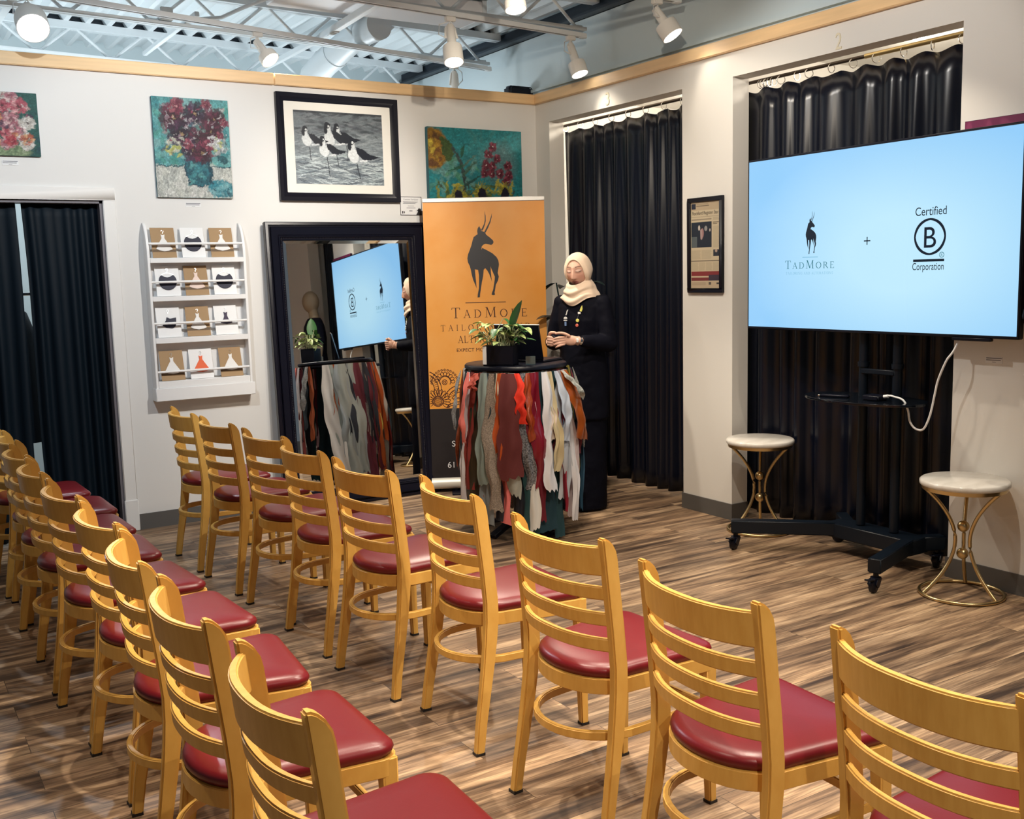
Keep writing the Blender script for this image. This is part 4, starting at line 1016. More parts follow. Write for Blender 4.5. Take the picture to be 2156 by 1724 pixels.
# doorway numbers
def digit(lab, txt, y, z):
    o = thing('door_number', lab, 'number sign', (0, y, z), 0, 'doorway numbers')
    m = sans_text('digit', txt, .088, lambda u, v, d: (-.004, -u, v-.044), mat('pale_brass', (.72, .66, .50), .35), o, width=.040)
    md = m.modifiers.new('t', 'SOLIDIFY'); md.thickness = .008
digit('pale raised number 3 above the left doorway on the right wall', '3', -.895, 2.722)
digit('pale raised number 2 above the right doorway, over the big screen', '2', -2.874, 2.715)

# ================================================================== tall leaning mirror
mi = thing('floor_mirror', 'tall leaning mirror in a dark carved frame, against the back wall', 'mirror', (-1.600, -.145, 0), 0)
LA = math.atan2(.105, 1.92); mi.rotation_euler = (-LA, 0, 0)
WW, HH = 1.170, 1.925
def mring(wa, wb, ya, yb, name, material, bevel=.002, extra=None):
    a = (-WW/2+wa, wa, WW/2-wa, HH-wa); b = (-WW/2+wb, wb, WW/2-wb, HH-wb)
    m = MB(); vs = []
    for (q, y) in ((a, .0), (a, ya), (b, yb), (b, .0)): vs += [(q[0], y, q[1]), (q[2], y, q[1]), (q[2], y, q[3]), (q[0], y, q[3])]
    m.add(vs, [(r*4+k, r*4+(k+1) % 4, (r+1)*4+(k+1) % 4, (r+1)*4+k) for r in range(3) for k in range(4)])
    return m
fm = mring(0, .022, -.040, -.046, '', None)
for q in ((.022, .034, -.036, -.036), (.034, .088, -.055, -.034), (.088, .100, -.040, -.036), (.100, .121, -.030, -.022)):
    t = mring(*q, '', None); fm.add(t.v, t.f)
fm.build('frame', M['frame'], mi, bevel=.0035)
m = MB(); rr = .0042; w_ = .106; z = HH-w_
def beads(p, q, n):
    for k in range(n):
        t = (k+.5)/n; cpt = (p[0]+(q[0]-p[0])*t, -.0315, p[1]+(q[1]-p[1])*t)
        m.add([(cpt[0]+dx*rr, cpt[1]+dy*rr, cpt[2]+dz*rr) for dx, dy, dz in ((1,0,0),(-1,0,0),(0,0,1),(0,0,-1),(0,-1,0),(0,1,0))], [(0,2,4),(2,1,4),(1,3,4),(3,0,4),(2,0,5),(1,2,5),(3,1,5),(0,3,5)])
L_ = WW/2-w_
for p, q, n in (((-L_, w_), (-L_, z), 150), ((L_, w_), (L_, z), 150), ((-L_, z), (L_, z), 85), ((-L_, w_), (L_, w_), 85)): beads(p, q, n)
m.build('bead_moulding', mat('bead_pewter', (.10, .09, .11), .25, metal=.6), mi, smooth=True, fix=False)
gi = .119; bv = .024
g = (-WW/2+gi, gi, WW/2-gi, HH-gi)
MB().add([(g[0]+bv, -.0150, g[1]+bv), (g[2]-bv, -.0150, g[1]+bv), (g[2]-bv, -.0150, g[3]-bv), (g[0]+bv, -.0150, g[3]-bv)], [(0, 1, 2, 3)]).build('mirror_glass', M['mirror'], mi, fix=False)
m = MB(); i_ = (g[0]+bv, g[1]+bv, g[2]-bv, g[3]-bv)
vs = []
for q, y in ((g, -.0125), (i_, -.0150)): vs += [(q[0], y, q[1]), (q[2], y, q[1]), (q[2], y, q[3]), (q[0], y, q[3])]
m.add(vs, [(k, (k+1) % 4, 4+(k+1) % 4, 4+k) for k in range(4)]).build('bevelled_edge', M['mirror'], mi, fix=False)
MB().box((-WW/2+.03, .0, .03), (WW/2-.03, .012, HH-.03)).build('backing', M['blackmatte'], mi)

# ================================================================== roll-up banner
bn = thing('rollup_banner', 'orange roll-up banner with a black antelope, standing between mirror and doorway', 'banner', (-1.08, -.18, 0), math.atan2(-.40, .75))
BW, BH = .850, 2.066
# local: x along the banner, y = 0 plane, viewer at -y
om = mat('orange_print', (.74, .285, .028), .42, noise=1, nscale=2.2, col2=(.82, .40, .11)); bd = mat('brown_print', (.012, .010, .012), .45); bk2 = mat('dark_brown_print', (.055, .012, .008), .45)
MB().box((0, -.0008, .10), (BW, .0008, .606)).build('dark_panel', bd, bn)
MB().box((0, -.0008, .606), (BW, .0008, BH-.005)).build('orange_panel', om, bn)
MB().box((-.002, -.010, BH-.012), (BW+.002, .010, BH+.016)).build('top_rail', mat('silver_rail', (.75, .74, .72), .3, metal=.4), bn, bevel=.003)
m = MB(); m.tube([(-.004, 0, .064), (BW+.004, 0, .064)], .040, 20, up=(0, 1, 0)); m.build('base_cassette', mat('cream_alu', (.72, .68, .58), .35, metal=.2), bn, smooth=True)
m = MB(); m.box((.14, -.14, 0), (.20, .10, .012)); m.box((.66, -.14, 0), (.72, .10, .012)); m.box((.16, -.01, .0), (.18, .01, .04)); m.box((.68, -.01, .0), (.70, .01, .04)); m.build('base_foot', M['black'], bn, bevel=.003)
MB().tube([(BW/2, .02, .07), (BW/2, .02, BH)], .008, 8).build('support_pole', M['chrome'], bn)
bf = lambda u, v, d: (u, -.0014, v)
flat_mesh('antelope_logo', antelope(.411, 1.388, .602), bf, mat('charcoal_print', (.022, .022, .027), .45), bn)
pp = [seg(.277, 1.3525, .563, 1.3525, .005)]
h = .056; ww = serif_width('TADMORE', h, .42, (0, 3)); k = .535/ww
p, _ = serif_text('TADMORE', 0, 0, h, .42, (0, 3)); pp += [[(.178+x*k, 1.247+y) for (x, y) in q] for q in p]
flat_mesh('brand_lettering', pp, bf, bk2, bn); pp = []
h = .043; ww = serif_width('TAILORING AND', h, .52); k = .635/ww
p, _ = serif_text('TAILORING AND', 0, 0, h, .52); flat_mesh('service_lettering', [[(.098+x*k, 1.157+y) for (x, y) in q] for q in p], bf, bk2, bn)
h = .050; ww = serif_width('ALTERATIONS', h, .10); k = .42/ww
p, _ = serif_text('ALTERATIONS', 0, 0, h, .10); flat_mesh('service_lettering', [[(.215+x*k, 1.071+y) for (x, y) in q] for q in p], bf, bk2, bn)
sans_text('slogan_lettering', 'EXPECT MORE', .026, lambda u, v, d: (.203+u, -.0014, 1.008+v), bk2, bn, align='LEFT', width=.232)
wp = mat('white_print', (.75, .75, .75), .45)
sans_text('number_lettering', '61', .045, lambda u, v, d: (.112+u, -.0014, .176+v), wp, bn, align='LEFT')
sans_text('letter_lettering', 'S', .044, lambda u, v, d: (.148+u, -.0014, .330+v), wp, bn, align='LEFT')
# floral line ornament
g_ = []; lw = .0045
def circ(x, y, r, wd=lw, a0=0, a1=360, n=28): g_.extend([[pt for pt in q] for q in arc(x, y, r, r, a0, a1, wd, n=n)])
def petal(cx, cy, a, r0, r1, wd):
    ca, sa = math.cos(a), math.sin(a); pts = []
    for k in range(13):
        t = k/12; s = math.sin(PI*t)**.6*wd; pts.append((r0+(r1-r0)*t, s))
    up = [(cx+x*ca-y*sa, cy+x*sa+y*ca) for x, y in pts]; dn = [(cx+x*ca+y*sa, cy+x*sa-y*ca) for x, y in pts]
    g_.extend(ribbon(up, lw)); g_.extend(ribbon(dn, lw))
fx, fy = .060, .658
circ(fx, fy, .038); circ(fx, fy, .030)
for k in range(7): y = -.021+.007*k; hw = math.sqrt(max(0, .0265**2-y*y)); g_.append(seg(fx-hw, fy+y-.004, fx+hw, fy+y+.004, .0028))
for k in range(15):
    a = -.5+k*(PI+.9)/14; petal(fx, fy, a, .038, .092, .0105)
qx, qy = .112, .795
circ(qx, qy, .010, .004); circ(qx, qy, .020, .004)
g_.extend(arc(qx+.003, qy+.003, .042, .042, -30, 200, lw, n=24))
for k in range(9): petal(qx, qy, .05+k*.36, .045, .074, .011)
for k in range(15): a = -.1+k*.235; circ(qx+.092*math.cos(a), qy+.088*math.sin(a), .0085, .0035, n=12)
for r_a in (.125, .105, .075): g_.extend(arc(-.035, .745, r_a, r_a*1.1, -22, 70, lw, n=22))
for k in range(9): a = math.radians(-15+k*9); g_.append(seg(-.035+.078*math.cos(a), .745+.085*math.sin(a), -.035+.102*math.cos(a), .745+.112*math.sin(a), .0032))
for r_a in (.135, .11, .08): g_.extend(arc(.235, .655, r_a, r_a*.9, 55, 165, lw, n=22))
for k in range(11): a = math.radians(65+k*9); g_.append(seg(.235+.084*math.cos(a), .655+.076*math.sin(a), .235+.107*math.cos(a), .655+.096*math.sin(a), .0032))
for k in range(4): circ(.175+.03*k, .672+.006*k, .008, .0035, n=12)
for r_a in (.055, .035): g_.extend(arc(.235, .602, .12, r_a, 15, 168, lw, n=20))
for k in range(9): a = math.radians(30+k*15); g_.append(seg(.235+.118*math.cos(a), .602+.036*math.sin(a), .235+.12*math.cos(a), .602+.053*math.sin(a), .0032))
g_ = [q for q in g_ if min(p_[0] for p_ in q) > .004 and min(p_[1] for p_ in q) > .608]
flat_mesh('floral_ornament', g_, bf, bk2, bn)

# ================================================================== card rack
RX0, RX1 = -2.940, -2.325
rk = thing('card_rack', 'white wall rack with four ledges holding small dress cards', 'wall rack')
prof = [(0, .820), (.090, .820), (.090, 1.74), (.082, 1.80), (.062, 1.86), (.030, 1.905), (.004, 1.918), (0, 1.918)]
for x in (RX0, RX1-.016):
    m = MB(); m.prism(prof, lambda u, v, d: (d, -u, v), x, x+.016); m.build('side_panel', M['white'], rk, bevel=.002)
shelf_z = [(1.669, 1.700), (1.433, 1.463), (1.172, 1.206), (.893, .935)]
for a, b in shelf_z: MB().box((RX0+.016, -.090, a), (RX1-.016, 0, b)).build('ledge', M['white'], rk, bevel=.002)
for z in (1.787, 1.552, 1.296, .994): MB().tube([(RX0+.012, -.080, z), (RX1-.012, -.080, z)], .0075, 10, up=(0, 1, 0)).build('rail', M['white'], rk, smooth=True)
MB().box((RX0-.006, -.10, .812), (RX1+.012, 0, .893)).build('base_box', M['white'], rk, bevel=.003)
MB().box((RX0+.016, -.006, .893), (RX1-.016, 0, 1.80)).build('back_panel', M['white'], rk)
rows = [('kraft card with a white dress, left on the top ledge', 0, 0, 'k', 'w'), ('white card with a round black cloth, middle of the top ledge', 0, 1, 'w', 'o'), ('kraft card with a white dress, right on the top ledge', 0, 2, 'k', 'w'),
        ('white card with a round black cloth, left on the second ledge', 1, 0, 'w', 'o'), ('kraft card with a pale pink dress, middle of the second ledge', 1, 1, 'k', 'p'), ('white card with a round black cloth, right on the second ledge', 1, 2, 'w', 'o'),
        ('white card with a one shoulder black dress, left on the third ledge', 2, 0, 'w', 's'), ('kraft card with a white dress, middle of the third ledge', 2, 1, 'k', 'w'), ('white card with a short dark purple dress, right on the third ledge', 2, 2, 'w', 'd'),
        ('kraft card with a white dress, left on the lowest ledge', 3, 0, 'k', 'w'), ('white card with an orange dress, middle of the lowest ledge', 3, 1, 'w', 'r'), ('kraft card with a white dress, right on the lowest ledge', 3, 2, 'k', 'w')]
cxs = [-2.822, -2.640, -2.458]
jit = random.Random(8)
for lab, r, cidx, kind, dr in rows:
    zb = shelf_z[r][1]; x = cxs[cidx]+jit.uniform(-.006, .006)+(.012 if r == 3 and cidx == 2 else 0); hgt = .190; wd = .146
    o = thing('dress_card', lab, 'card', (x, -.064, zb+.002), 0, 'cards on the wall rack'); o.rotation_euler = (math.radians(-13), 0, math.radians(jit.uniform(-2, 2)))
    MB().box((-wd/2, -.0, 0), (wd/2, .003, hgt)).build('card_stock', M['kraft'] if kind == 'k' else M['paper'], o)
    f_ = lambda u, v, d: (u, -.0008-d, v)
    if kind == 'k': flat_mesh('fold_band', [[(-wd/2+.001, .036), (wd/2-.001, .036), (wd/2-.001, .052), (-wd/2+.001, .052)]], f_, M['kraftdark'], o, d=.0002)
    def cloth(poly, material):
        m = MB(); m.prism(poly, lambda u, v, d: (u, d, v), -.0060, -.0012); m.build('dress', material, o, bevel=.0015)
    hook = [(.0, .150), (.0, .158), (.006, .164), (.004, .172), (-.004, .172), (-.007, .166)]
    MB().tube([(u, -.004, v) for u, v in hook], .0013, 6, up=(0, 1, 0)).build('hanger_hook', M['chrome'], o)
    if dr in 'wprd':
        k = .75 if dr == 'd' else 1
        mt = {'w': M['whitecloth'], 'p': mat('blush_cloth', (.78, .62, .55), .7), 'r': M['orange'], 'd': mat('purple_cloth', (.03, .015, .05), .6)}[dr]
        cloth([(-.012, .148), (-.004, .142), (.004, .142), (.012, .148), (.009, .122), (.022*k, .100), (.048*k, .150-.092*k), (.052*k, .150-.098*k), (.030*k, .150-.106*k), (0, .150-.110*k), (-.030*k, .150-.104*k), (-.050*k, .150-.094*k), (-.022*k, .102), (-.009, .122)], mt)
    elif dr == 'o':
        pts = [(.055*math.cos(a), .092+.055*math.sin(a)) for a in [math.radians(48-276*k/26) for k in range(27)]]
        pts += [(-.018, .122), (0, .118), (.018, .122)]
        cloth(pts, M['navy'])
        m = MB(); m.tube([(.054*math.cos(a), -.003, .092+.054*math.sin(a)) for a in [math.radians(48+84*k/12) for k in range(13)]], .0012, 6, up=(0, 1, 0)); m.build('neck_wire', M['chrome'], o)
    else: cloth([(-.010, .128), (.010, .118), (.048, .124), (.046, .100), (.038, .066), (.02, .056), (-.02, .062), (-.042, .074), (-.016, .108)], M['navy'])
# ================================================================== cocktail table with a skirt of fabric strips
TC = Vector((-1.18, -1.50, 0)); TH = 1.025
tocam = Vector((-.535, -.845, 0)); tor = Vector((.845, -.535, 0))
tb = thing('cocktail_table', 'tall round black table dressed with fabric strips, beside the woman', 'table', tuple(TC))
MB().lathe([(0, TH-.03), (.295, TH-.03), (.306, TH-.022), (.306, TH-.008), (.298, TH), (0, TH)], n=56).build('tabletop', M['black'], tb, smooth=True)
MB().lathe([(0, .03), (.035, .03), (.035, TH-.03), (0, TH-.03)], n=20).build('stem', M['black'], tb, smooth=True)
for k in range(4):
    a = math.radians(18+90*k); m = MB(); m.sweep([(0, 0, .075), (.13*math.cos(a), .13*math.sin(a), .055), (.255*math.cos(a), .255*math.sin(a), .014)], [(-.025, -.014), (.025, -.014), (.025, .014), (-.025, .014)])
    m.build('foot', M['black'], tb, bevel=.004)
sk = thing('fabric_strip_skirt', 'skirt of hanging red, orange, white and teal fabric strips round the tall table', 'table skirt', tuple(TC))
m = MB(); m.tube([(.301*math.cos(2*PI*k/48), .301*math.sin(2*PI*k/48), TH-.042) for k in range(48)], .007, 8, closed=True); m.build('tie_band', M['blackmatte'], sk, smooth=True)
srnd = random.Random(12)
def strip(px0, px1, z1, wd, col, pat=None, layer=0, back=False):
    """px0/px1 = sideways offset (in table radii, -1..1) at the top and at the hem; z1 = hem height; wd in metres"""
    R0 = .309+.007*layer; sgn = -1 if back else 1
    a0 = math.asin(max(-.995, min(.995, px0))); a1 = math.asin(max(-.999, min(.999, px1/1.10)))
    if back: a0, a1 = PI-a0, PI-a1
    ph = srnd.uniform(0, 6.28); wob = srnd.uniform(.004, .013); tw = srnd.uniform(-.35, .35); f1 = srnd.uniform(1.0, 2.2)
    cut = srnd.uniform(-.35, .35); lk = min(1, (TH-z1)/.75); wob *= lk; f1 *= lk; rag = srnd.uniform(0, .012)
    def fn(u, v):
        t = 1-v; s = u-.5
        a = a0+(a1-a0)*t
        R = R0+(.045+.010*layer)*min(1, t*1.4)*(1-.3*t)+wob*math.sin(ph+t*f1*5)*min(1, t*3)+.012*abs(s)*tw*8*t*.3+.008*math.sin(s*PI*2+ph)*min(1, t*4+.2)
        wl = wd*(.50+.50*min(1, t*5))*(1+.10*math.sin(ph*2+t*7))
        base = tocam*(R*math.cos(a))+tor*(R*math.sin(a)); tang = tor*math.cos(a)-tocam*math.sin(a)
        rad = base.normalized()
        p = base+tang*(s*wl+wob*1.2*math.sin(ph+t*f1*4))+rad*(s*wl*tw*t)
        p += tang*(.006*math.sin(t*23+ph*3+u*2)*min(1, t*3))+rad*(.006*math.sin(u*9+t*11+ph)*min(1, t*3))
        z = TH-.034+(z1-(TH-.034))*t+(cut*s*wl*1.2+rag*math.sin(u*17+ph) if t > .98 else 0)
        return (p.x, p.y, max(.006, z))
    m = MB(); m.grid(fn, 8, 22)
    o = m.build('fabric_strip', cloth_mat(col, pat), sk, smooth=True, weld=False, fix=False)
    return o
def cz(Y): return max(.008, (1138-(740+Y*.232))/368)
def cxp(X): return (940+X*.232-1087)/108
S = [  # top, hem, hem Y, width (crop pixels), colour, weave, layer
 (150,105,1080,46,(.30,.065,.018),None,1),(172,140,690,60,(.34,.35,.36),'lace',3),(185,150,950,55,(.03,.045,.06),None,0),(232,190,1345,75,(.74,.74,.80),None,2),
 (250,228,790,52,(.80,.20,.17),None,4),(265,240,1225,72,(.24,.028,.022),None,2),(295,300,1275,95,(.020,.016,.010),'satin',1),(338,345,1400,62,(.26,.035,.018),None,0),
 (330,335,300,60,(.28,.035,.018),None,5),(365,372,1150,85,(.26,.33,.31),None,3),(395,402,800,40,(.04,.06,.07),None,1),(432,450,1385,85,(.40,.33,.27),'lace',4),(478,470,1060,36,(.74,.66,.50),None,2),
 (500,508,1105,75,(.52,.085,.012),None,3),(555,598,1080,145,(.125,.020,.020),None,5),(520,530,1520,66,(.82,.20,.19),None,0),(635,668,590,66,(.80,.035,.012),None,4),
 (672,718,1200,70,(.02,.02,.024),'sequin',3),(722,730,745,45,(.36,.06,.018),'satin',4),(752,808,1185,110,(.20,.004,.018),'satin',3),(792,815,1220,36,(.76,.42,.46),None,1),
 (842,882,1215,74,(.76,.77,.82),'satin',4),(885,905,760,40,(.80,.70,.62),None,2),(908,926,1052,62,(.62,.53,.33),'satin',3),(920,935,900,40,(.17,.006,.018),None,1),(952,1000,780,70,(.52,.58,.68),'satin',4),
 (985,1005,1320,90,(.46,.49,.54),'satin',2),(1000,1120,808,125,(.42,.095,.014),'satin',5),(985,1105,420,60,(.55,.58,.55),'lace',6),(1040,1085,1530,95,(.58,.47,.47),None,1),
 (1035,1068,1555,75,(.74,.73,.76),None,3),(1085,1130,950,50,(.16,.02,.03),None,3),(1095,1185,820,80,(.012,.045,.055),None,2),(1090,1180,1500,66,(.025,.085,.15),None,3),
 (1105,1220,900,55,(.40,.40,.36),'lace',4),(860,890,1610,130,(.006,.035,.05),None,0),(735,718,1660,95,(.010,.05,.055),None,1),(745,752,1570,76,(.70,.69,.65),None,2),(795,800,1500,56,(.15,.008,.02),None,1),
 (965,985,1690,85,(.010,.045,.055),None,0),(600,640,1500,70,(.012,.012,.02),None,0),(585,592,1250,85,(.40,.43,.40),'satin',2),(380,385,1530,85,(.24,.28,.31),'satin',1),(985,1000,1450,36,(.28,.01,.03),None,2),
 (455,465,1500,60,(.02,.02,.03),None,0),(690,690,1480,60,(.02,.03,.05),None,0),(1140,1190,1560,60,(.01,.03,.04),None,0),(215,210,1100,50,(.10,.01,.02),None,0)]
for a, b, Y, wd, col, pat, lay in S: strip(cxp(a), cxp(b), cz(Y), wd*1.28*.232/330, col, pat, lay)
BC = [((.26,.03,.03),None),((.62,.55,.14),'satin'),((.70,.68,.66),None),((.30,.34,.36),'satin'),((.45,.09,.015),None),((.12,.015,.03),None),((.02,.025,.04),None),((.04,.07,.09),None),((.42,.33,.28),'lace'),((.35,.38,.36),None)]
for k in range(34):
    col, pat = BC[(k*7+srnd.randint(0, 2)) % len(BC)]; u = -.97+1.94*(k+.5)/34
    strip(u, u+srnd.uniform(-.06, .06), srnd.choice([.06, .12, .25, .35, .5]), srnd.uniform(.07, .11), col, pat, srnd.randint(0, 4), back=True)

# ---------- things on the table
def tpt(px, pz=TH): return None
def leaf_mesh(m, base, tip, wd, bend=.25, mi=0, up=Vector((0, 0, 1)), heart=True):
    b, t = Vector(base), Vector(tip); d = t-b; L = d.length; d.normalize(); sd = d.cross(up)
    sd = sd.normalized() if sd.length > .1 else Vector((1, 0, 0)); n = sd.cross(d)
    vs = []; N = 7
    for i in range(N+1):
        u = i/N; hw = wd*.5*(math.sin(PI*min(1, u**.62))**.8 if heart else math.sin(PI*u**.8)**.7)
        c = b+d*(L*u)-n*(bend*L*(u*u))
        for k in (-1, 0, 1): vs.append(c+sd*k*hw+n*(abs(k)*hw*.35))
    fs = []
    for i in range(N):
        for k in range(2): fs.append((i*3+k, i*3+k+1, (i+1)*3+k+1, (i+1)*3+k))
    m.add(vs, fs, mi)
pl_ = thing('planter', 'black box planter with leafy variegated plants on the tall table', 'plant', (-1.345, -1.60, TH+.001), math.radians(-50))
MB().box((-.09, -.055, 0), (.09, .055, .012)).box((-.09, -.055, .0), (-.084, .055, .115)).box((.084, -.055, 0), (.09, .055, .115)).box((-.09, -.055, 0), (.09, -.049, .115)).box((-.09, .049, 0), (.09, .055, .115)).build('box_pot', M['black'], pl_, bevel=.002)
MB().box((-.084, -.049, .012), (.084, .049, .098)).build('soil', M['soil'], pl_)
MB().box((-.0905, -.0575, .008), (-.068, -.0555, .112)).build('white_sticker', M['paper'], pl_)
pr = random.Random(21)
ms, ml, mg = MB(), MB(), MB()
for k in range(58):
    bx, by = pr.uniform(-.07, .075), pr.uniform(-.035, .035); a = pr.uniform(0, 6.28); r = pr.uniform(.01, .075); h = pr.uniform(.04, .16)*(1.1 if bx < 0 else .85)
    top = Vector((bx*1.3+r*math.cos(a), by+r*.8*math.sin(a), .10+h))
    ms.tube([(bx, by, .095), (bx+(top.x-bx)*.25, by+(top.y-by)*.25, .10+h*.6), tuple(top)], .0022, 5)
    d = Vector((math.cos(a)+pr.uniform(-.4, .4)+(-.3 if bx < 0 else .2), math.sin(a)*.8-.25, pr.uniform(-.55, .35))).normalized(); L = pr.uniform(.050, .088)
    leaf_mesh(mg if pr.random() < .3 else ml, top, top+d*L, L*.62, pr.uniform(.1, .35))
top = Vector((.085, -.005, .235)); ms.tube([(.05, 0, .095), (.065, 0, .17), tuple(top)], .003, 5); leaf_mesh(mg, (.075, 0, .20), (.140, -.02, .375), .085, .02, heart=False)
for k in range(10): 
    a = pr.uniform(-.6, .8); ms.tube([(.05, pr.uniform(-.02, .02), .096), (.05+.06*a, pr.uniform(-.03, .03), .16), (.05+.11*a, pr.uniform(-.04, .03), .20)], .002, 5)
ms.build('stems', M['stem'], pl_, smooth=True); ml.build('variegated_leaves', M['leafpale'], pl_, smooth=True, fix=False); mg.build('green_leaves', M['leaf'], pl_, smooth=True, fix=False)
lp = thing('laptop', 'open black laptop with its lid to the viewer on the tall table', 'laptop', (-1.145, -1.505, TH+.001), math.radians(-32-34))
MB().box((-.16, .0, 0), (.16, .215, .014)).build('keyboard_base', M['black'], lp, bevel=.004)
q = Matrix.Translation((0, .0, .014)) @ Matrix.Rotation(math.radians(12), 4, 'X')
m = MB(); m.box((-.16, -.004, 0), (.16, .004, .215)); m.v = [tuple(q @ Vector(p)) for p in m.v]; m.build('lid', M['black'], lp, bevel=.004)
m = MB(); m.box((-.160, -.0042, .2125), (.160, .0042, .2165)); m.v = [tuple(q @ Vector(p)) for p in m.v]; m.build('lid_edge_highlight', M['white'], lp)  # white strip painted as the highlight along the lid's top edge
ch = thing('card_stand', 'small clear acrylic stand at the front of the tall table', 'holder', (-1.215, -1.715, TH+.001), math.radians(-36))
MB().box((-.028, -.003, 0), (.028, .003, .05)).box((-.028, -.003, 0), (.028, .03, .004)).build('acrylic', M['glassy'], ch, bevel=.001)

# ================================================================== leafy plant behind the banner
pt = thing('potted_plant', 'dark big-leaved plant standing between the banner and the woman', 'plant', (-.17, -.66, 0))
MB().lathe([(0, 0), (.11, 0), (.135, .26), (.125, .26), (.118, .22), (0, .22)], n=28).build('pot', M['blackmatte'], pt, smooth=True)
m, ms = MB(), MB(); rr = random.Random(5)
for k in range(17):
    a = rr.uniform(0, 6.28); r = rr.uniform(.05, .17); z = .75+.047*k+rr.uniform(-.04, .04)
    base = Vector((r*math.cos(a), r*math.sin(a)*.9, z)); ms.tube([(0, 0, .22), (r*.3*math.cos(a), r*.3*math.sin(a), z*.7), tuple(base)], .006, 6)
    d = Vector((math.cos(a), math.sin(a), rr.uniform(-.5, .3))).normalized()
    leaf_mesh(m, base, base+d*rr.uniform(.14, .22), .085, .35, heart=False)
ms.build('stems', M['shade_leaf'], pt, smooth=True); m.build('leaves', M['shade_leaf'], pt, smooth=True, fix=False)

# ================================================================== the woman
def remesh(mb, name, voxel, smooth_it=2):
    o = mb.build(name, M['skin'], None, weld=False)
    md = o.modifiers.new('r', 'REMESH'); md.mode = 'VOXEL'; md.voxel_size = voxel
    if smooth_it: s2 = o.modifiers.new('s', 'SMOOTH'); s2.iterations = smooth_it; s2.factor = .5
    bpy.context.view_layer.update()
    me = bpy.data.meshes.new_from_object(o.evaluated_get(bpy.context.evaluated_depsgraph_get()))
    old = o.data; o.modifiers.clear(); o.data = me; bpy.data.meshes.remove(old); me.name = name
    me.shade_smooth(); return o
def loft(m, rings, n=40, expo=2.0):
    """rings: (z, cx, cy, rx, ry)"""
    vs = []
    for (z, cx, cy, rx, ry) in rings:
        for k in range(n):
            a = 2*PI*k/n; c_, s_ = math.cos(a), math.sin(a); e = 2/expo
            vs.append((cx+rx*math.copysign(abs(c_)**e, c_), cy+ry*math.copysign(abs(s_)**e, s_), z))
    fs = [(i*n+j, i*n+(j+1) % n, (i+1)*n+(j+1) % n, (i+1)*n+j) for i in range(len(rings)-1) for j in range(n)]
    fs += [tuple(range(n-1, -1, -1)), tuple((len(rings)-1)*n+k for k in range(n))]
    m.add(vs, fs)
woman = thing('person', 'woman in a cream headscarf and long black dress, speaking with her hands together', 'person', (-.50, -1.24, 0), math.radians(-66))
HC = Vector((-.004, -.030, 1.552)); HQ = Matrix.Translation(HC) @ Matrix.Rotation(math.radians(9), 4, 'Z') @ Matrix.Rotation(math.radians(9), 4, 'X') @ Matrix.Rotation(math.radians(-3), 4, 'Y'); HI = HQ.inverted()
def gs(x, w): return math.exp(-(x/w)**2)
def head_point(dx, dy, dz, grow=0.0, feat=True):
    rx, ry, rz = .0725+grow, .090+grow, .106+grow
    x, y, z = dx*rx, dy*ry, dz*rz
    if z < 0:
        k = (-z/rz); x *= 1-.30*k**1.5; 
        if y < 0: y *= 1-.06*k
        else: y *= 1-.38*k
    if dy < 0:
        f = -dy
        if feat:
            fr = max(0, f)**2
            y += .007*gs(abs(x)-.032, .017)*gs(z-.018, .013)*fr        # sockets
            y -= .0058*gs(abs(x)-.032, .0125)*gs(z-.014, .0085)*fr     # closed lids
            y -= .0045*gs(z-.042, .012)*gs(x, .05)*fr                  # brow
            if -.045 < z < .04:
                t = (z+.030)/.065; t = max(0, min(1, t)); prot = .026*(1-t)**1.15+.003
                y -= prot*gs(x, .0085+.0055*(1-t))*(1 if z > -.030 else gs(z+.030, .008))*fr
            y -= .006*gs(abs(x)-.012, .006)*gs(z+.027, .008)*fr        # nostrils
            y -= .0070*gs(z+.050, .0048)*gs(x, .020)*fr                # upper lip
            y -= .0080*gs(z+.0625, .0058)*gs(x, .018)*fr               # lower lip
            y += .0060*gs(z+.0565, .0026)*gs(x, .017)*fr               # mouth line
            y -= .0070*gs(z+.091, .014)*gs(x, .022)*fr                 # chin
            y -= .004*gs(abs(x)-.040, .018)*gs(z+.012, .022)*fr        # cheeks
    return Vector((x, y, z))
def add_head(m, nu=120, nv=100):
    vs = []; 
    for i in range(nv+1):
        th = PI*i/nv
        for j in range(nu):
            ph = 2*PI*j/nu
            vs.append(HQ @ head_point(math.sin(th)*math.sin(ph), -math.sin(th)*math.cos(ph), math.cos(th)))
    fs = [(i*nu+j, (i+1)*nu+j, (i+1)*nu+(j+1) % nu, i*nu+(j+1) % nu) for i in range(nv) for j in range(nu)]
    m.add(vs, fs)
SHL, ELL, WRL = Vector((.150, .005, 1.362)), Vector((.198, -.005, 1.090)), Vector((.102, -.205, 1.120))
SHR, ELR, WRR = Vector((-.150, .005, 1.362)), Vector((-.205, -.005, 1.095)), Vector((-.105, -.215, 1.105))
b = MB()
add_head(b)
b.tube([HQ @ Vector((0, .015, -.04)), (-.003, .0, 1.46), (0, .012, 1.40)], [.050, .050, .062], 20)
loft(b, [(.86, 0, 0, .150, .105), (.95, 0, 0, .155, .110), (1.08, 0, 0, .122, .09), (1.22, 0, 0, .140, .095), (1.34, 0, 0, .150, .085), (1.395, 0, .004, .115, .065), (1.42, 0, .006, .06, .05)])
for s, x in ((1, .080), (-1, -.080)):
    b.tube([(x, 0, .92), (x+.002, .0, .50), (x+.002, .012, .45), (x, .012, .10), (x, .01, .05)], [.085, .058, .056, .036, .036], 18)
    b.ball((x, -.030, .034), (.040, .100, .034), 18)
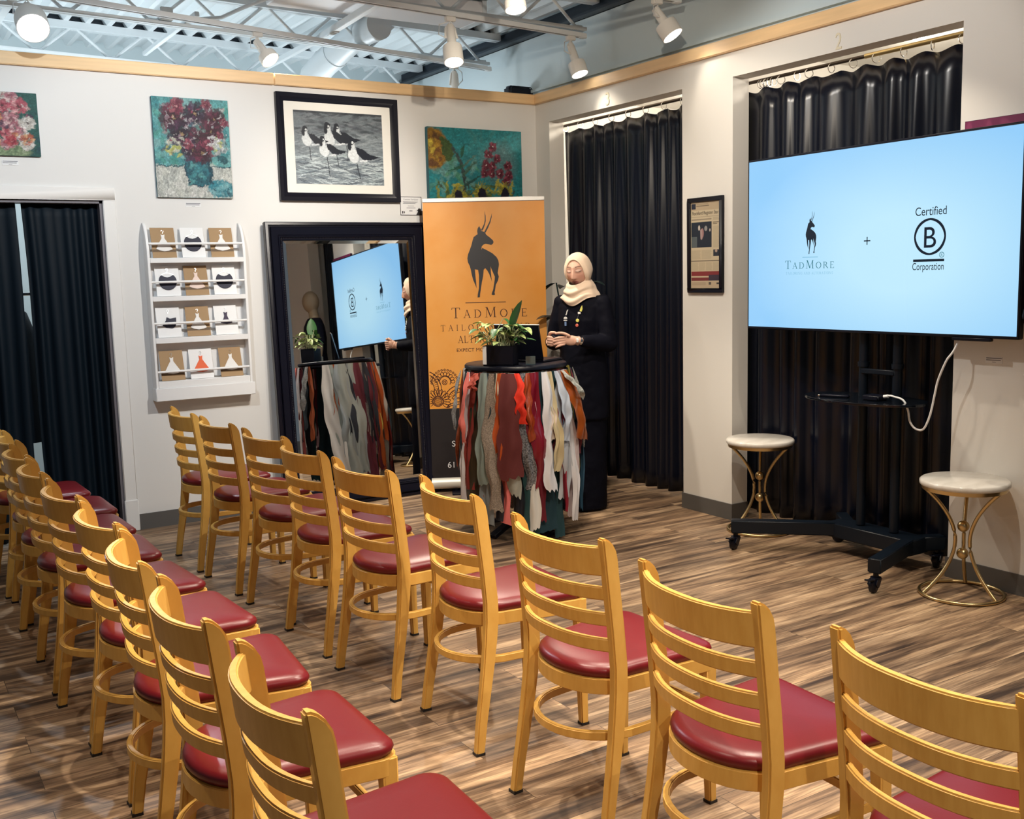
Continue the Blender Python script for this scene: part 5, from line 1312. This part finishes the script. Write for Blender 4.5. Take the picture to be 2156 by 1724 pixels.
for S_, E_, W_ in ((SHL, ELL, WRL), (SHR, ELR, WRR)):
    b.tube([S_, S_.lerp(E_, .5), E_], [.048, .043, .038], 16); b.ball(E_, .039, 14); b.tube([E_, E_.lerp(W_, .4), W_], [.038, .036, .025], 16)
# hands: palm, four fingers and a thumb each
def palm(c, ax, ay, az, L, Wd, Th):
    vs = []; q = Matrix((ax, ay, az)).transposed()
    mm = MB(); mm.ball((0, 0, 0), (1, 1, 1), 18)
    b.add([Vector(c)+q @ Vector((p[0]*L, p[1]*Wd, p[2]*Th)) for p in mm.v], mm.f)
def finger(pts, r0, r1):
    P = smooth_path([tuple(p) for p in pts], 5); n = len(P); b.tube(P, [r0+(r1-r0)*k/(n-1) for k in range(n)], 10, up=(.3, .5, .8)); b.ball(P[-1], r1, 10); b.ball(P[0], r0, 10)
# her left hand (right in the picture): palm toward her, fingers reaching to the left
pc = Vector((.060, -.244, 1.124)); palm(pc, Vector((1, .55, 0)).normalized(), Vector((0, 0, 1)), Vector((-.55, 1, 0)).normalized(), .048, .033, .016)
b.tube([WRL, pc+Vector((.018, .012, 0))], [.025, .028], 14)
for k, (dz, L, cu) in enumerate(((.022, .070, .0), (.007, .076, .006), (-.009, .070, .012), (-.023, .056, .018))):
    s0 = pc+Vector((-.034, -.026, dz)); finger([s0, s0+Vector((-L*.38, -.026, -.003-cu*.3)), s0+Vector((-L*.74, -.026, -.009-cu*.4)), s0+Vector((-L*.98, -.012, -.012-cu*.5))], .0092-.0006*k, .0072-.0005*k)
finger([pc+Vector((-.004, -.018, .030)), pc+Vector((-.030, -.036, .046)), pc+Vector((-.060, -.046, .049)), pc+Vector((-.080, -.048, .046))], .0105, .0080)
# her right hand (left in the picture): loose fist, fingers curled round to the front
pr_ = Vector((-.092, -.250, 1.122)); palm(pr_, Vector((.45, -.88, 0)).normalized(), Vector((0, 0, 1)), Vector((.88, .45, 0)).normalized(), .038, .035, .017)
b.tube([WRR, pr_+Vector((-.008, .012, -.005))], [.025, .028], 14)
for k, (dz, L) in enumerate(((.023, .95), (.007, 1.0), (-.010, .95), (-.025, .82))):
    s0 = pr_+Vector((.006, -.032, dz)); finger([s0, s0+Vector((.022*L, -.022*L, .002)), s0+Vector((.048*L, -.008*L, -.003)), s0+Vector((.050*L, .018*L, -.005))], .0094-.0006*k, .0074-.0005*k)
finger([pr_+Vector((.002, -.006, .034)), pr_+Vector((.020, -.024, .050)), pr_+Vector((.046, -.022, .052)), pr_+Vector((.060, -.012, .046))], .0105, .0080)
body = remesh(b, 'body', .0036, 1); body.parent = woman
def paint_face(me):
    n = len(me.vertices); v = np.empty(n*3); me.vertices.foreach_get('co', v); v = v.reshape(-1, 3)
    Hm = np.array(HI); p = v @ Hm[:3, :3].T + Hm[:3, 3]; x, y, z = p.T; ax = abs(x); fr = ((y < -.03) & (abs(z) < .13)).astype(float)
    col = np.ones((n, 3))*np.array((.66, .385, .285))
    def put(d, c, al=1.0, soft=.35):                       # d < 1 inside
        k = (np.clip((1-d)/soft+.5, 0, 1)*fr*al)[:, None]; col[:] = col*(1-k)+np.array(c)*k
    put(np.sqrt(((ax-.038)/.024)**2+((z+.022)/.022)**2), (.62, .27, .20), .5, 1.2)
    put(np.sqrt(((ax-.032)/.023)**2+((z-.014)/.016)**2), (.36, .17, .12), .75, .5)
    put(np.sqrt(((ax-.032)/.0165)**2+((z-.0175)/.0085)**2), (.70, .47, .38), .9, .4)
    put(np.where((ax > .016) & (ax < .049), abs(z-(.0090+.004*((ax-.032)/.016)**2))/.0026, 9), (.035, .02, .015), .9, .6)
    put(np.where((ax > .013) & (ax < .054), abs(z-(.0385+.006*np.sin((ax-.013)/.041*2.6)-.004*(ax-.013)/.041))/.0034, 9), (.14, .075, .05), .85, .8)
    put(np.sqrt((x/.0225)**2+((z+.0565)/.0125)**2), (.36, .105, .095), .9, .3)
    put(np.sqrt((x/.0145)**2+((z+.0565)/.0034)**2), (.06, .02, .02), .9, .5)
    put(np.sqrt(((ax-.0075)/.0045)**2+((z+.0375)/.0032)**2), (.20, .08, .06), .8, .6)
    at = me.attributes.new('Col', 'FLOAT_COLOR', 'POINT'); c = np.ones((n, 4), np.float32); c[:, :3] = col; at.data.foreach_set('color', c.ravel())
paint_face(body.data)
# dress: one garment with sleeves
d = MB()
loft(d, [(.012, 0, -.02, .160, .150), (.3, 0, -.012, .158, .140), (.60, 0, 0, .162, .132), (.605, 0, 0, .176, .146), (.80, 0, 0, .174, .142), (.97, 0, 0, .164, .130), (1.10, 0, -.002, .146, .114), (1.24, 0, -.006, .160, .118), (1.33, 0, .0, .166, .105), (1.385, 0, .004, .140, .086), (1.42, 0, .008, .095, .070), (1.44, 0, .008, .072, .062)], 56)
for S_, E_, W_ in ((SHL, ELL, WRL), (SHR, ELR, WRR)):
    W2 = W_.lerp(E_, .04)
    d.ball(S_+Vector((0, 0, -.012)), (.056, .058, .054), 18)
    d.tube([S_+Vector((0, 0, -.012)), S_.lerp(E_, .5), E_], [.056, .060, .058], 20); d.ball(E_, .058, 18)
    d.tube([E_, E_.lerp(W2, .5), E_.lerp(W2, .82), W2], [.058, .050, .043, .035], 20)
dress = remesh(d, 'dress', .0075, 3); dress.parent = woman
tx = bpy.data.textures.new('cloth_folds', 'CLOUDS'); tx.noise_scale = .09
md = dress.modifiers.new('folds', 'DISPLACE'); md.texture = tx; md.strength = .012; md.mid_level = .5
dress.data.materials.clear(); dress.data.materials.append(M['dress'])
# headscarf: shell round the head with a face opening, then the wrapped drape
h = MB()
def hood(u, v):
    a = 2*PI*u; c_, s_ = math.cos(a), math.sin(a)
    x0, z0 = .0600*c_, -.012+(.092 if s_ > 0 else .103)*s_
    dz0 = max(-.99, min(.99, z0/.106)); w_ = math.sqrt(1-dz0*dz0); kx = x0/(.0725*w_*(1 if z0 > 0 else 1-.30*(-dz0)**1.5)+1e-6); kx = max(-.93, min(.93, kx))
    d0 = Vector((kx*w_, -math.sqrt(max(.02, 1-kx*kx))*w_, dz0)).normalized(); d1 = Vector((0, .96, -.28)).normalized()
    om = d0.angle(d1); t = v; dv = (d0*math.sin((1-t)*om)+d1*math.sin(t*om))/math.sin(om)
    lip = min(1, v*9)
    p = head_point(dv.x, dv.y, dv.z, .0035+.0095*lip, False)
    p += dv*(.0022*math.sin(a*5+v*9)*lip*min(1, v*3)+.003*lip*max(0, c_)*(1-v))
    if p.y > 0: p.y *= 1.12
    if p.z > .05: p.z += .004*min(1, (p.z-.05)/.03)
    return tuple(HQ @ p)
h.grid(hood, 96, 44, cu=True)
h.tube([hood(k/96, 0.0) for k in range(96)], .0030, 8, closed=True)
def drape(u, v):
    a = 2*PI*u; front = max(0, math.cos(a)); sx, sy = math.sin(a), -math.cos(a)
    z_top = 1.512-.046*front**.8; z_bot = 1.388-.054*front**5+.03*max(0, -math.cos(a))
    z = z_top+(z_bot-z_top)*v; t = v
    g = min(1, t*3.2); rx = .058+.024*g+.046*t**1.8; ry = (.078 if sy < 0 else .090)+.016*g+.020*t
    fold = .0050*math.sin(t*15+2.2*math.sin(a+.5)+1.2*math.cos(a))*min(1, t*4)*(.35+front)+.0030*math.sin(a*9+t*4)*t*(1-front*.6)
    cx = -.004+.004*t; cy = -.024+.012*t
    return (cx+(rx+fold)*sx, cy+(ry+fold)*sy*.98, z)
h.grid(drape, 80, 36, cu=True)
hj = h.build('headscarf', M['hijab'], woman, smooth=True, fix=True)
md = hj.modifiers.new('t', 'SOLIDIFY'); md.thickness = .0022; md.offset = 1
# pins on the dress, wrist watch
bpy.context.view_layer.update()
def pin(name, x, z, fn, material):
    x = x*.62+.040; y = -.150
    hit, loc, nrm, idx = dress.ray_cast(Vector((x, -.6, z)), Vector((0, 1, 0)))
    if hit: y = loc.y-.009
    m = MB(); fn(m, x, y, z); o = m.build(name, material, dress); return o
disc = lambda r: (lambda m, x, y, z: m.lathe([(0, -.001), (r*.8, -.001), (r, .001), (r, .004), (0, .004)], (x, y, z), 20, 'y'))
bx_ = lambda w_, h_, sh=0: (lambda m, x, y, z: m.prism([(-w_/2-sh, -h_/2), (w_/2-sh, -h_/2), (w_/2+sh, h_/2), (-w_/2+sh, h_/2)], lambda u, v, dd: (x+u, y+dd, z+v), -.003, .003))
yel = mat('yellow_pin', (.70, .66, .16), .4); redp = mat('red_pin', (.62, .14, .10), .4); whp = mat('white_pin', (.8, .8, .78), .4); blp = mat('blue_pin', (.16, .25, .45), .4)
pin('badge', .030, 1.318, lambda m, x, y, z: m.prism([(-.010, -.014), (.004, -.020), (.010, -.004), (.008, .020), (-.002, .006)], lambda u, v, dd: (x+u, y+dd, z+v), -.003, .003), yel)
pin('badge', .014, 1.290, bx_(.018, .013), whp); pin('badge', .006, 1.268, bx_(.004, .022, .004), M['chrome']); pin('badge', .000, 1.243, disc(.0115), yel); pin('badge', -.008, 1.212, disc(.0105), redp)
pin('badge', -.128, 1.302, bx_(.006, .018, .004), whp); pin('badge', -.134, 1.284, bx_(.006, .014, .003), whp)
pin('badge', -.142, 1.254, lambda m, x, y, z: m.prism([(.012*math.cos(PI*k/12), .013*math.sin(PI*k/12)) for k in range(13)], lambda u, v, dd: (x+u, y+dd, z+v), -.003, .003), whp)
pin('badge', -.142, 1.244, bx_(.024, .006), whp); pin('badge', -.142, 1.222, bx_(.012, .026), blp)
wv = (WRL-ELL).normalized(); wc = WRL+wv*.006
m = MB(); m.tube([tuple(wc-wv*.008), tuple(wc+wv*.008)], .031, 20); m.build('watch_band', M['chrome'], woman, smooth=True)
m = MB(); m.obox(Matrix.Translation(wc+Vector((.004, -.032, .004))), .022, .008, .026); m.build('watch_face', whp, woman, bevel=.003)
bpy.context.view_layer.update()
cl = thing('clicker', 'small dark clicker held between the hands of the woman', 'remote control')
cl.matrix_world = woman.matrix_world @ Matrix.Translation((-.030, -.292, 1.146)) @ Matrix.Rotation(.5, 4, 'Y')
m = MB(); m.box((-.022, -.007, -.006), (.022, .007, .006)); m.build('shell', M['black'], cl, bevel=.003)

# ================================================================== mannequin outside the frame, seen in the mirror
mq = thing('mannequin', 'bare headed mannequin in a black t-shirt, seen only in the mirror', 'mannequin', (-.20, -4.40, 0), math.radians(-75))
m = MB()
m.ball((0, -.015, 1.765), (.074, .095, .122), 22); m.tube([(0, .0, 1.70), (0, .01, 1.55)], [.05, .058], 16)
loft(m, [(.93, 0, 0, .15, .10), (1.05, 0, 0, .15, .10), (1.18, 0, 0, .13, .09), (1.35, 0, 0, .17, .11), (1.48, 0, 0, .19, .10), (1.55, 0, .005, .15, .075), (1.59, 0, .008, .06, .055)])
for s in (-1, 1):
    m.tube([(s*.19, 0, 1.50), (s*.235, .01, 1.25), (s*.225, -.03, 1.0), (s*.215, -.05, .88)], [.052, .042, .032, .03], 14)
    m.tube([(s*.08, 0, .95), (s*.085, 0, .50), (s*.085, .01, .10), (s*.085, 0, .05)], [.085, .055, .038, .036], 14); m.ball((s*.085, -.05, .05), (.04, .11, .035), 14)
mb1 = remesh(m, 'mannequin_body', .009, 2); mb1.parent = mq; mb1.data.materials.clear(); mb1.data.materials.append(M['mannequin'])
m = MB(); loft(m, [(.90, 0, 0, .175, .125), (1.05, 0, 0, .172, .122), (1.2, 0, 0, .160, .115), (1.36, 0, 0, .188, .126), (1.49, 0, 0, .205, .114), (1.555, 0, .005, .165, .088), (1.585, 0, .008, .085, .07)])
for s in (-1, 1): m.tube([(s*.17, 0, 1.50), (s*.235, .01, 1.29)], [.075, .068], 16)
t1 = remesh(m, 't_shirt', .009, 2); t1.parent = mq; t1.data.materials.clear(); t1.data.materials.append(M['tee'])
flat_mesh('shirt_print', [seg(-.07+.036*k, 1.40, -.055+.036*k, 1.40, .035) for k in range(3)]+[seg(-.085+.036*k, 1.345, -.065+.036*k, 1.345, .035) for k in range(5)], lambda u, v, d: (u, -.132-.0, v), whp, t1)
m = MB(); loft(m, [(.10, -.085, 0, .06, .06), (.5, -.09, 0, .085, .085), (.90, -.08, 0, .10, .12), (.95, -.07, 0, .10, .12)]); loft(m, [(.10, .085, 0, .06, .06), (.5, .09, 0, .085, .085), (.90, .08, 0, .10, .12), (.95, .07, 0, .10, .12)])
tr = remesh(m, 'trousers', .012, 2); tr.parent = mq; tr.data.materials.clear(); tr.data.materials.append(M['tee'])
MB().lathe([(0, 0), (.19, 0), (.19, .012), (0, .014)], n=36).build('base_plate', M['chrome'], mq, smooth=True)

gm = thing('hanging_garment', 'dark garment hanging behind the gap between the left doorway curtains', 'garment', (-3.66, .55, 0))
m = MB(); loft(m, [(.55, 0, 0, .16, .07), (.9, 0, 0, .15, .06), (1.25, 0, 0, .14, .055), (1.38, 0, 0, .10, .045), (1.43, 0, 0, .04, .03)], 28); m.build('coat', M['curtain2'], gm, smooth=True)
m = MB(); m.tube([(0, 0, 1.42), (0, 0, 1.47), (.02, 0, 1.50), (0, 0, 1.525), (-.02, 0, 1.51)], .004, 6); m.build('hanger_hook', M['chrome'], gm)
MB().tube([(-.6, 0, 1.50), (.45, 0, 1.50)], .012, 10).build('hanging_rail', M['chrome'], gm)
for x in (-.6, .45): MB().tube([(x, 0, 0), (x, 0, 1.50)], .012, 10).build('rail_post', M['chrome'], gm)
